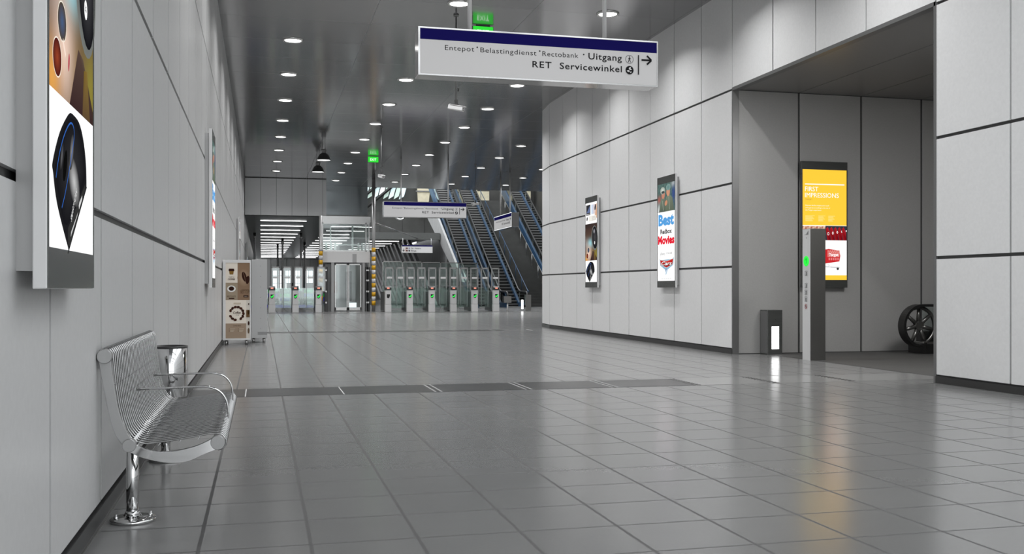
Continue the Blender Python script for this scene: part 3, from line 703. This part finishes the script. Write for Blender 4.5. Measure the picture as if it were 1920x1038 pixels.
# ================================================================== BENCH
bn = thing('bench', 'chrome wire bench with armrests against the left wall', 'bench', (0, 0, 0))
YA, YB = 5.29, 7.38
T, S_, F_ = (-.752, .849), (-.637, .404), (-.214, .403)
prof = [(-.776, .815), (-.788, .845), (-.780, .876), (-.757, .888), (-.732, .880), (-.718, .856), (-.712, .78), (-.703, .69), (-.690, .60), (-.672, .52), (-.655, .468), (-.632, .434), (-.602, .414), (-.565, .406), (-.50, .409), (-.42, .418), (-.33, .432), (-.26, .443), (-.222, .445), (-.192, .436), (-.174, .41), (-.176, .385), (-.192, .366), (-.214, .360)]
g = MB(); n = 34
for k in range(n):
    y = YA + .02 + (YB - YA - .04) * k / (n - 1); g.tube([(x, y, z) for x, z in prof], .0045, 0, 6)
for (x, z) in ((-.726, .70), (-.712, .62), (-.70, .555), (-.60, .402), (-.50, .398), (-.40, .409), (-.31, .423)): g.tube([(x, YA, z), (x, YB, z)], .004, 0, 6)
g.build('wire_seat', 'wire', bn)
for nm, (x, z), r in (('back_tube', T, .030), ('spine_tube', S_, .028), ('front_tube', F_, .030)):
    MB().tube([(x, YA - .012, z), (x, YB, z)], r, 0, 20).build(nm, 'wire', bn)
back_l = arcpts([(-.783, .85), (-.770, .76), (-.752, .66), (-.735, .57), (-.708, .47), (-.66, .39)]); back_r = arcpts([(-.625, .425), (-.662, .50), (-.688, .58), (-.705, .68), (-.722, .80), (-.724, .86)])
seat_l = arcpts([(-.655, .382), (-.59, .345), (-.52, .322), (-.44, .307), (-.36, .312), (-.28, .345), (-.20, .375)]); seat_u = arcpts([(-.232, .428), (-.30, .396), (-.37, .376), (-.45, .366), (-.53, .373), (-.61, .405), (-.645, .432)])
for yf in (YA - .006, 7.22):
    q = MB(); q.prism(back_l + back_r, 'y', yf - .010, yf + .012, 0); q.build('back_bracket', 'satin', bn, bevel=.002)
    q = MB(); q.prism(seat_l + seat_u, 'y', yf - .012, yf + .014, 0); q.build('seat_bracket', 'chrome', bn, bevel=.004)
    for (x, z), r in ((T, .036), (S_, .033), (F_, .036)):
        q = MB(); q.tube([(x, yf - .030, z), (x, yf - .024, z), (x, yf + .018, z)], [r * .93, r, r], 0, 28); q.build('hub_cap', 'satin', bn)
for yl in (5.40, 7.22):
    lg = MB(); lg.tube([(-.637, yl, .015), (-.637, yl, .40)], .031, 0, 28).build('leg', 'chrome', bn)
    bp = MB(); bp.lathe([(.112, .0), (.113, .012), (.108, .018), (.0, .018)], -.634, yl, 0, 36).build('foot_plate', 'chrome', bn)
    bt = MB()
    for (dx, dy) in ((.08, .03), (-.08, -.02), (.0, -.085), (0, .085)):
        bt.lathe([(.012, .016), (.012, .028), (.007, .03), (.007, .040), (.0, .041)], -.634 + dx, yl + dy, 0, 10)
    bt.tube([(-.637, yl, .03), (-.637, yl - .0, .055)], [.045, .03], 0, 16)
    bt.build('bolts', 'chrome', bn)
for ya in (6.0, 6.95):
    pts = arcpts([(-.725, .600), (-.66, .612), (-.50, .616), (-.36, .618), (-.29, .614), (-.235, .59), (-.198, .54), (-.186, .47), (-.186, .43)], 6)
    MB().tube([(x, ya, z) for x, z in pts], .006, 0, 8).build('armrest', 'chrome', bn)

# litter bin on the wall past the bench
bi = thing('litter_bin', 'polished steel litter bin just past the bench on the left wall', 'litter bin', (-.655, 7.75, .385))
g = MB(); g.lathe([(.0, .004), (.118, 0), (.124, .006), (.124, .372), (.121, .374), (.119, .37), (.119, .02), (0, .02)], seg=48, cap=False); g.build('body', 'chrome', bi)
MB().lathe([(.1245, .358), (.1265, .36), (.1265, .374), (.119, .375), (.118, .30), (0, .30)], seg=48, cap=False).build('rim', 'dark', bi)
MB().box(-.133, -.11, -.05, .05, .1, .3).build('wall_bracket', 'dark', bi)

# ================================================================== VENDING MACHINE AND CABINET
vm = thing('vending_machine', 'coffee vending machine with brown and cream printed front against the left wall', 'vending machine', (-.775, 21.4, 0))
VW = .565; MB().box(0, VW, .0, .7, .1, 1.75).build('cabinet', 'case', vm, bevel=.006)
fr = MB(); fr.box(0, VW, -.02, .0, 1.70, 1.76); fr.box(0, VW, -.02, 0, .10, .135); fr.box(0, .06, -.02, 0, .135, 1.70); fr.box(VW - .022, VW, -.02, 0, .135, 1.70); fr.build('door_frame', 'case_lt', vm)
for x in (.07, VW - .09):
    for y in (.05, .6): MB().tube([(x, y, 0), (x, y, .1)], .024, 0, 14).build('foot', 'steel', vm)
a = Art(-.004, .0003); BR, CR, DK = hexc('A28F7C'), hexc('E8E0D4'), hexc('3A2520')
def Q(px, py): return (.06 + (px - 90) / 268 * (VW - .082), .135 + (912 - py) / 820 * 1.565)
a.rect(*Q(90, 912), *Q(358, 92), BR); a.rect(*Q(90, 308), *Q(222, 92), CR); a.rect(*Q(90, 750), *Q(318, 496), CR); a.rect(*Q(318, 912), *Q(358, 496), hexc('D8D2C8')); a.rect(*Q(222, 496), *Q(358, 92), hexc('8F7661')); a.rect(*Q(90, 496), *Q(222, 308), hexc('A0927F'))
cu = lambda pts, c: a.poly([Q(*p) for p in pts], c)
cu([(128, 180), (180, 180), (174, 220), (134, 220)], hexc('8A6A3A')); cu([(122, 172), (186, 172), (183, 184), (125, 184)], DK); cu([(126, 156), (182, 156), (186, 172), (122, 172)], DK)
a.text('THE ART OF', *Q(154, 252), .02, DK, .11, align='c'); a.text('COFFEE', *Q(154, 280), .034, DK, .14, .03, align='c')
a.ell(*Q(154, 374), .085, .068, (.8, .8, .78), 22); a.ell(*Q(154, 372), .055, .045, DK, 18); a.text('BEST DATE', *Q(154, 466), .036, hexc('5A4A3A'), .17, align='c'); a.rect(*Q(126, 484), *Q(186, 472), DK)
a.ell(*Q(292, 255), .13, .19, hexc('B8A088'), 24, c2=hexc('8F7661')); a.ell(*Q(296, 243), .045, .105, DK, 18, rot=.25); a.ell(*Q(334, 278), .036, .088, DK, 18, rot=-.15)
a.line([Q(285, 195), Q(300, 245), Q(308, 290)], .006, hexc('8F7661')); a.text('BEST CUPS', *Q(308, 425), .065, hexc('5E4C3C'), .19, .0, align='c'); a.line([Q(264, 385), Q(350, 385)], .008, hexc('5E4C3C')); a.rect(*Q(288, 468), *Q(342, 444), DK); a.text('SAVE', *Q(315, 461), .016, CR, .06, align='c')
for k in range(14):
    an = 2 * pi * k / 14; x, z = Q(212, 642); 
    if k % 4 != 3 or k == 3: a.ell(x + cos(an) * .135, z + sin(an) * .135, .026, .034, DK if k % 2 else hexc('4A2E26'), 12, rot=an + .4)
a.text('Coffee', *Q(214, 645), .05, DK, .15, .01, align='c', shear=.25); a.text('shop', *Q(220, 662), .018, DK, .07, align='c')
a.rect(*Q(178, 540), *Q(258, 525), hexc('C8BCAA')); a.text('COFFEE MENU', *Q(216, 780), .02, DK, .16, align='c')
for k in range(3):
    for x in (130, 230): a.ell(*Q(x, 808 + k * 14), .006, .006, DK, 8); a.rect(*Q(x + 10, 811 + k * 14), *Q(x + 64 - k * 8, 806 + k * 14), hexc('C8BCAA'))
cu([(318, 604), (358, 604), (358, 682), (318, 682)], hexc('6A5238')); a.ell(*Q(345, 540), .012, .02, DK, 10); a.ell(*Q(345, 630), .02, .05, hexc('3A2A18'), 12); a.ell(*Q(345, 748), .018, .045, DK, 12); a.ell(*Q(344, 830), .02, .06, hexc('6A5A4A'), 12)
a.build('printed_panel', 'print', vm)
cb = thing('metal_cabinet', 'plain grey metal cabinet standing beside the coffee vending machine', 'cabinet', (-.205, 22.1, 0))
MB().box(0, .325, 0, .5, .1, 1.79).build('body', 'case', cb, bevel=.004)
d = MB()
for k in range(7): d.tube([(.19, -.004, .3 + k * .225), (.19, .0, .3 + k * .225)], .008, 0, 8)
d.box(.13, .325, -.003, 0, .17, .235); d.build('vent_slot', 'mid', cb)
for x in (.045, .26): MB().tube([(x, .06, 0), (x, .06, .1)], .03, 0, 12).build('foot', 'steel', cb)

# ================================================================== RECESS OBJECTS
to = thing('access_totem', 'tall dark steel totem with green arrow light at the recess edge', 'totem', (8.66, 14.52, 0))
MB().box(0, .275, 0, .24, 0, 2.15).build('post', 'totem', to, bevel=.003)
MB().box(-.004, .001, .004, .236, .0, 2.145).build('lighter_side', 'case_lt', to)  # left side made lighter, the light falling on it put into the colour
pl = Art(-.006, .0004)
pl.ell(.12, 1.62, .085, .085, (.03, .75, .06), 24); pl.line([(.12, 1.58), (.12, 1.66)], .02, (.01, .45, .03)); pl.line([(.095, 1.635), (.12, 1.67), (.145, 1.635)], .016, (.01, .45, .03))
o = pl.build('green_light', 'exit', to); o.rotation_euler = (0, 0, R(-90)); o.location = (0, .24, 0)
pl = Art(-.006, .0004); g1, g2 = (.3, .3, .3), (.03, .03, .03)
pl.ell(.12, 2.0, .008, .008, g2, 10); pl.poly([(.05, 2.05), (.19, 2.05), (.19, 2.12), (.12, 2.06)], (.25, .25, .25))
for z in (1.42, 1.22, 1.11, 1.0): pl.ring(.12, z, .055, .006, g2, 4, a0=R(45), a1=R(405), sx=1.0); pl.ell(.12, z + .012, .012, .012, g2, 8); pl.line([(.12, z), (.12, z - .03)], .018, g2)
pl.ring(.12, .88, .038, .008, (.35, .03, .03), 18); pl.line([(.095, .905), (.145, .855)], .008, (.35, .03, .03)); pl.line([(.12, .895), (.12, .865)], .015, g2)
o = pl.build('pictogram_plate', 'print', to); o.rotation_euler = (0, 0, R(-90)); o.location = (0, .24, 0)
lb = thing('low_light_box', 'short dark steel post with a lit white panel by the recess wall', 'light post', (8.68, 15.96, 0))
MB().box(0, .285, 0, .28, 0, .79).build('case', 'bezel', lb, bevel=.003)
MB().box(.075, .215, -.006, .004, .10, .50).build('light_panel', 'led', lb)
MB().tube([(.15, -.004, .62), (.15, .004, .62)], .012, 0, 10).build('sensor', 'black', lb)
MB().box(-.0035, .001, .02, .26, .02, .77).build('lighter_side', 'mid', lb)

# escalator end in the recess
es = thing('escalator_end', 'dark escalator end with spoked wheel and black handrail in the recess', 'escalator', (11.4, 15.5, .505))
g = MB(); g.tube([(cos(a) * .325, 0, sin(a) * .325) for a in [2 * pi * k / 40 for k in range(40)]], .034, 0, 8, closed=True)
for k in range(7):
    a = 2 * pi * k / 7 + pi / 2; g.tube([(cos(a) * .05, 0, sin(a) * .05), (cos(a) * .31, 0, sin(a) * .31)], [.042, .03], 0, 8)
g.tube([(0, -.04, 0), (0, .04, 0)], .085, 0, 20); g.build('spoked_wheel', 'totem', es)
g = MB(); pts = [(3.2, .385)] + [(cos(a) * .385, sin(a) * .385) for a in [R(90 + 7 * k) for k in range(25)]] + [(.09, -.34)]
n = len(pts)
for y0, y1 in ((-.05, .05),):
    inner = []
    for k, (x, z) in enumerate(pts):
        if k == 0: inner.append((x, z - .045))
        else: d = math.hypot(x, z); inner.append((x / d * (d - .045), z / d * (d - .045)))
    for k in range(n - 1):
        A, B, C, D_ = pts[k], pts[k + 1], inner[k + 1], inner[k]; g.prism([A, B, C, D_], 'y', -.13, .05, 0)
g.build('handrail', 'black', es)
MB().box(.1, 3.2, -.02, .03, -.30, .335).build('glass_balustrade', 'glass', es)
MB().box(.04, 3.2, -.1, .15, -.325, -.285).build('deck_plate', 'steel', es)
MB().box(.08, 3.2, -.1, .4, -.505, -.325).build('base', 'black', es)
g = MB(); g.prism([(.1, -.285), (.38, -.285), (.38, -.16), (.28, -.09), (.1, -.12)], 'y', .04, .2, 0); g.build('motor_cover', 'dark', es)

# ================================================================== TICKET GATES
GX = [.49, 1.57, 2.65, 5.97, 7.03, 8.12, 9.2, 10.27, 11.36]
GL = ['leftmost of the three gates beside the left wall', 'middle of the three gates left of the lift', 'right of three left-hand gates, touching the striped lift column', 'first gate right of the lift, with a plain dark plate', 'second gate right of the lift', 'third gate right of the lift', 'fourth gate right of the lift', 'fifth gate right of the lift, second from the right end', 'rightmost ticket gate, beside the escalator foot']
for k, x in enumerate(GX):
    t = thing('ticket_gate', 'white ticket gate post, ' + GL[k], 'ticket gate', (x, 48.3, 0), 0, 'ticket gates')
    MB().box(-.15, .15, 0, .3, 0, .36).build('base', 'case_lt', t, bevel=.01)
    MB().box(-.14, .14, 0, .3, .37, 1.06).build('pedestal', 'case_lt', t, bevel=.01)
    MB().prism([(-.01, 1.06), (.0, 1.18), (.06, 1.25), (.3, 1.25), (.3, 1.06)], 'x', -.15, .15).build('reader_head', 'dark', t)
    MB().box(-.06, .06, -.016, 0, 1.12, 1.19).build('display', 'redlight', t)
    p = Art(-.003, .002); p.poly([(-.07, .86), (.08, .86), (.085, .80), (.05, .69), (.0, .66), (-.07, .70)], (.02, .02, .02))
    if k != 3: p.line([(-.05, .77), (-.01, .71), (.075, .83)], .05, (.03, .75, .08))
    p.build('check_plate', 'exit', t)
    MB().box(-.13, .13, .3, 2.1, .03, .98).build('side_cabinet', 'dark' if k > 3 else 'mid', t)
    for dx, s in ((.0, 1), (.54, -1)):
        if k in (2, 8) and dx > 0: continue
        fr = MB(); y = 1.0
        for xx in (dx - .0, dx + .36): fr.box(xx - .025, xx + .025, y, y + .06, .25 if dx else .98, 2.17)
        fr.box(dx - .02, dx + .38, y, y + .06, 2.12, 2.19); fr.build('screen_frame', 'case', t)
        MB().box(dx + .02, dx + .34, y + .02, y + .035, .3 if dx else 1.0, 2.12).build('glass_screen', 'glass', t)
        MB().box(dx + .06, dx + .32, y + .012, y + .018, 1.62, 1.72).build('safety_marking', 'white', t)
    if k not in (2, 8):
        MB().box(.14, .53, .7, .72, .2, 1.16).build('gate_wing', 'glassg', t); MB().box(.56, .93, .7, .72, .2, 1.16).build('gate_wing', 'glassg', t)
    if k < 2: MB().box(.16, .92, 1.6, 1.64, .2, .34).build('kick_plate', 'bluestripe', t)
# low barrier left of the first gate
t = thing('glass_barrier', 'low glass barrier with blue kick plate between the left wall and first gate', 'barrier', (-.1, 49.9, 0))
MB().box(-.6, .4, 0, .02, .35, 1.1).build('glass_screen', 'glassg', t); MB().box(-.6, .4, 0, .03, .2, .34).build('kick_plate', 'bluestripe', t); MB().box(-.62, -.57, -.01, .04, 0, 1.15).build('post', 'steel', t)

# thin columns beyond the gates
for (x, y, lab) in ((-.42, 66.5, 'thin steel column close to the left wall beyond the gates'), (1.48, 73.6, 'thin steel column behind the gap between the first two gates'), (2.5, 66.3, 'thin steel column left of the lift, the thickest looking one'),
                    (1.3, 84, 'thin far steel column behind the first gate'), (3.3, 80, 'thin far steel column beside the lift shaft'), (4.0, 98, 'farthest thin steel column seen beside the lift')):
    t = thing('steel_column', lab, 'column', (x, y, 0)); MB().tube([(0, 0, 0), (0, 0, ZS)], .07, 0, 14).build('shaft', 'case_lt', t)
    MB().lathe([(.12, ZS - .35), (.09, ZS - .25), (.09, ZS)], seg=14).build('collar', 'steel', t)

# goods beyond the gates
t = thing('shop_display', 'green and white shop display seen low through the left gates', 'shop display', (1.2, 78, 0))
g = MB()
for i in range(3):
    for j in range(6): g.box(-1.6 + j * .9, -.9 + j * .9, 0, .5, .15 + i * .32, .40 + i * .32, (i + j) % 3)
g.build('goods', ['goods', 'white', 'bluestripe'], t); s = MB()
for i in range(4): s.box(-1.7, 3.6, .0, .55, .1 + i * .32, .13 + i * .32)
s.build('shelf', 'mid', t)
for (x0, x1, m, lab) in ((3.0, 3.75, 'black', 'black board below the far windows'), (5.35, 6.3, 'brown', 'brown board below the far window nearest the lift')):
    g = MB(); g.box(x0, x1, 124.5, 124.6, .0, 1.75); o = g.build('notice_board', m); tag(o, lab, 'board')

# ================================================================== LIFT
lf = thing('lift', 'glass passenger lift with steel lintel between the two gate lines', 'lift', (4.1, 50, 0))
MB().box(-1.2, 1.17, .0, .2, 2.43, 2.97).build('lintel_panel', 'white', lf)
g = MB()
for x0, x1 in ((-1.2, -1.14), (-.74, -.60), (.80, .92), (1.1, 1.17)): g.box(x0, x1, .02, .2, 0, 2.43)
g.build('door_frame', 'case', lf)
for x0, x1 in ((-.56, .07), (.10, .74)):
    f = MB()
    for q in ((x0, x0 + .05), (x1 - .05, x1)): f.box(*q, .1, .15, .05, 2.36)
    f.box(x0, x1, .1, .15, .05, .2); f.box(x0, x1, .1, .15, 2.3, 2.36); d = f.build('door', 'steel', lf); MB().box(x0 + .05, x1 - .05, .12, .13, .2, 2.3).build('pane', 'glass', d)
for x0 in (-1.08, 1.0, .62+.3):
    g = MB(); g.box(x0, x0 + .06, -.1, .0, .0, 2.2); g.box(x0 + .1, x0 + .15, -.1, 0, 0, 2.2); g.build('guide_rail', 'black', lf)
    g = MB()
    for z in (.4, .95, 1.5, 2.0): g.box(x0 + .05, x0 + .11, -.12, -.08, z, z + .08)
    g.build('rail_clamp', 'steel', lf)
cab = MB(); cab.box(-.9, 1.0, 2.2, 2.25, 0, 2.4); cab.box(.05, .35, 1.0, 1.1, .5, 2.0, 1); cab.box(-.6, -.35, 1.2, 1.3, .9, 1.5, 2); cab.build('cabin', ['mid', 'black', 'brown'], lf)
MB().box(.15, .55, .6, .62, .15, .42).build('notice', 'daylight', lf)
MB().box(-1.24, 1.2, .0, .12, 4.42, 4.72).build('header_beam', 'steel', lf)
g = MB()
for x in (-1.18, .95, 1.1):
    g.box(x, x + .05, .02, .08, 2.97, 4.42)
g.box(-1.18, 1.1, .02, .08, 2.97, 3.03); g.box(-1.18, 1.1, .02, .08, 4.34, 4.42); g.build('glass_frame', 'steel', lf)
MB().box(-1.13, 1.1, .04, .05, 3.0, 4.4).build('upper_glass', 'glass', lf)
g = MB()
for x in (-1.0, -.75, -.55, .6, .78, .95): g.box(x, x + .09, .5, .6, 3.0, 3.42)
g.box(-.6, .65, .55, .62, 3.3, 3.36); g.box(-.9, .9, .5, .7, 2.98, 3.06); g.box(-.75, -.69, .8, .9, 3.0, 4.2); g.box(.33, .42, .8, .9, 3.0, 4.3); g.build('machinery', 'steel', lf)
MB().box(.30, .50, -.02, 0, 2.44, 2.85).build('sign_plate', 'case', lf)
for x, lab in ((2.83, 'steel column with yellow and white warning stripes, left of the lift'), (5.42, 'steel column with yellow and white warning stripes, right of the lift')):
    t = thing('striped_column', lab, 'column', (x, 49.75, 0), 0, 'striped lift columns')
    top = ZS if x < 3 else ZC
    MB().tube([(0, 0, 0), (0, 0, top)], .085, 0, 20).build('shaft', 'case', t)
    g = MB(); z = .55 if x < 3 else .3
    while z < 3.02:
        g.tube([(0, 0, z), (0, 0, z + .22)], .098, 0 if int(z / .22 + .5) % 2 else 1, 20); z += .22
    g.build('warning_stripes', ['yellow', 'offwhite'], t)
t = thing('brace_rod', 'thin slanting steel rod running from the right lift column to the beam', 'rod', (5.5, 49.85, 4.4))
MB().tube([(0, 0, 0), (4.54, 15.83, .06)], .035, 0, 8).build('rod', 'steel', t)

# ================================================================== BEHIND THE RIGHT GATES
for k in range(14):
    y = 66.2 + 2.4 * k
    t = thing('slanted_brace', 'pale grey slanted beam behind the right gates, %s of the row counted from the escalators' % ORD[k], 'beam', (11.42, y, 0), 0, 'slanted beams behind the gates')
    g = MB(); g.prism([(0, 0), (.9, 0), (6.6, ZS - .06), (5.7, ZS - .06)], 'x', -.11, .11); g.v = [(a - c * .22, b, c) for a, b, c in g.v]; g.build('beam', 'brace', t)
for k in range(5):
    t = thing('glass_screen', 'tall framed glass screen behind the right gates, %s from the lift' % ORD[k], 'glass screen', (6.3 + k * 1.15, 53.5 + k * .6, 0), 0, 'tall glass screens')
    g = MB(); g.box(0, .05, 0, .05, 0, 2.6); g.box(1.05, 1.1, 0, .05, 0, 2.6); g.box(0, 1.1, 0, .05, 2.55, 2.6); g.box(0, 1.1, 0, .05, 1.25, 1.29); g.build('frame', 'steel', t)
    MB().box(.05, 1.05, .02, .03, .05, 2.55).build('pane', 'glassg', t)
t = thing('inclined_panel', 'wide pale grey inclined panel left of the first escalator', 'panel', (11.75, 58, 0))
MB().prism([(.2, 1.5), (1.6, 1.6), (13.5, 6.3), (9.5, 6.2)], 'x', -.12, .02).build('panel', 'conc2', t)
MB().box(-.1, 0, 3.0, 3.4, 0, 2.2).build('support', 'conc2', t)
t = thing('steel_ring', 'round polished steel ring on the dark wall below the far sign', 'ring', (10.2, 75.2, 6.75))
g = MB(); g.tube([(cos(a) * .42, 0, sin(a) * .42) for a in [2 * pi * k / 32 for k in range(32)]], .08, 0, 10, closed=True); g.tube([(0, 0, .42), (0, 4.75, .42)], .04); g.build('ring', 'chrome', t)

# ================================================================== ESCALATORS
TAN = math.tan(R(30)); TOPZ = 9.6; LAND = 1.1
def esc_proto(W=1.35):
    t = thing('escalator', 'x', 'escalator', (0, 0, 0), 0, 'escalators')
    yt = LAND + TOPZ / TAN
    st = MB(); rise = .2; run = rise / TAN; nst = int(TOPZ / rise)
    st.box(.16, W - .16, -.6, LAND, 0, .03, 1)
    for k in range(nst):
        y = LAND + k * run; z = k * rise
        st.face([(.16, y, z), (W - .16, y, z), (W - .16, y, z + rise - .05), (.16, y, z + rise - .05)], 0)
        st.face([(.16, y - .02, z + rise - .06), (W - .16, y - .02, z + rise - .06), (W - .16, y - .02, z + rise), (.16, y - .02, z + rise)], 1)
        st.face([(.16, y - .02, z + rise), (W - .16, y - .02, z + rise), (W - .16, y + run, z + rise), (.16, y + run, z + rise)], 1)
    st.build('steps', ['black', 'tread'], t)
    for s in (0, 1):
        x0, x1 = (0, .16) if s == 0 else (W - .16, W)
        g = MB(); g.prism([(-.6, 0), (LAND, 0), (yt, TOPZ - .45), (yt, TOPZ + .28), (LAND - .05, .28), (-.6, .28)], 'x', x0, x1, 0)
        g.build('skirt_panel', 'blue', t)
        xm = (x0 + x1) / 2
        g = MB(); g.prism([(-.55, .28), (LAND - .05, .28), (yt, TOPZ + .28), (yt, TOPZ + .9), (LAND - .1, .9), (-.55, .85)], 'x', xm - .006, xm + .006, 0); gl = g.build('glass_balustrade', 'glass', t)
        y = LAND
        while y < yt:
            z = max(0, (y - LAND)) * TAN; MB().box(xm - .02, xm + .02, y, y + .05, z + .28, z + .9).build('balustrade_post', 'steel', t); y += 1.6
        pts = [(xm, -.5, .2), (xm, -.72, .3), (xm, -.84, .48), (xm, -.84, .66), (xm, -.72, .84), (xm, -.5, .93), (xm, .3, .94), (xm, LAND - .2, .95), (xm, LAND + .3, 1.1), (xm, yt, TOPZ + .95)]
        MB().tube(pts, .05, 0, 8).build('handrail', 'black', t)
    return t
E = esc_proto(); E.location = (12.2, 57.5, 0); E['label'] = 'leftmost blue-sided escalator, rising behind the far hanging sign'
for x, y, lab in ((13.95, 57.5, 'middle blue-sided escalator with its foot by the rightmost gates'), (17.75, 57.5, 'rightmost escalator, cut off by the white curved wall')):
    o = copy_tree(E); o.location = (x, y, 0); o['label'] = lab
t = thing('staircase', 'wide dark stone stairs between the middle and right escalators', 'stairs', (15.75, 59, 0))
g = MB()
for k in range(44): g.box(0, 1.7, k * .32, 15, k * .175, (k + 1) * .175, 0)
g.build('steps', 'conc', t)
for x in (.1, 1.6):
    p = MB(); p.tube([(x, -.3, .95), (x, 0, 1.0), (x, 14, 8.6)], .025, 0, 8)
    for k in range(10): p.tube([(x, k * 1.5, k * 1.5 * .547), (x, k * 1.5, k * 1.5 * .543 + 1.0)], .02, 0, 6)
    p.build('railing', 'blue' if x < 1 else 'steel', t)
t = thing('escalator_barrier', 'small steel barrier box on a leg at the escalator foot', 'barrier', (11.95, 48.3, 0))
MB().box(-.2, .18, 0, .3, .42, .75).build('box', 'steel', t); MB().tube([(0, .1, 0), (0, .1, .42)], .04, 0, 10).build('leg', 'white', t)
t = thing('service_post', 'short steel post with lit white strip at the escalator foot', 'light post', (12.95, 48.6, 0))
MB().box(0, .28, 0, .25, .0, .82).build('post', 'steel', t); MB().box(-.20, -.1, .1, .14, .1, .56).build('light_strip', 'led', t); MB().box(-.1, 0, .1, .14, .2, .3).build('bracket', 'dark', t)

# ================================================================== LIGHT, WORLD, CAMERA
w = bpy.data.worlds.new('world'); sc.world = w; w.use_nodes = True
bg = w.node_tree.nodes['Background']; bg.inputs['Color'].default_value = (.95, .98, 1, 1); bg.inputs['Strength'].default_value = 2.3

cam = bpy.data.cameras.new('camera'); co = bpy.data.objects.new('camera', cam); col.objects.link(co)
cam.sensor_width = 36; cam.lens = 1867 / 1920 * 36; cam.shift_y = 19.5 / 1920
co.location = (0, 0, EYE); co.rotation_euler = (R(90), 0, -math.atan(470 / 1867)); cam.clip_end = 400; cam.clip_start = .05
sc.camera = co
sc.view_settings.view_transform = 'Standard'; sc.view_settings.look = 'None'; sc.view_settings.exposure = .22
sc.cycles.use_denoising = True
sc.cycles.max_bounces = 8; sc.cycles.diffuse_bounces = 4; sc.cycles.glossy_bounces = 4; sc.cycles.transparent_max_bounces = 16
sc.cycles.sample_clamp_indirect = 8; sc.cycles.caustics_reflective = False; sc.cycles.caustics_refractive = False
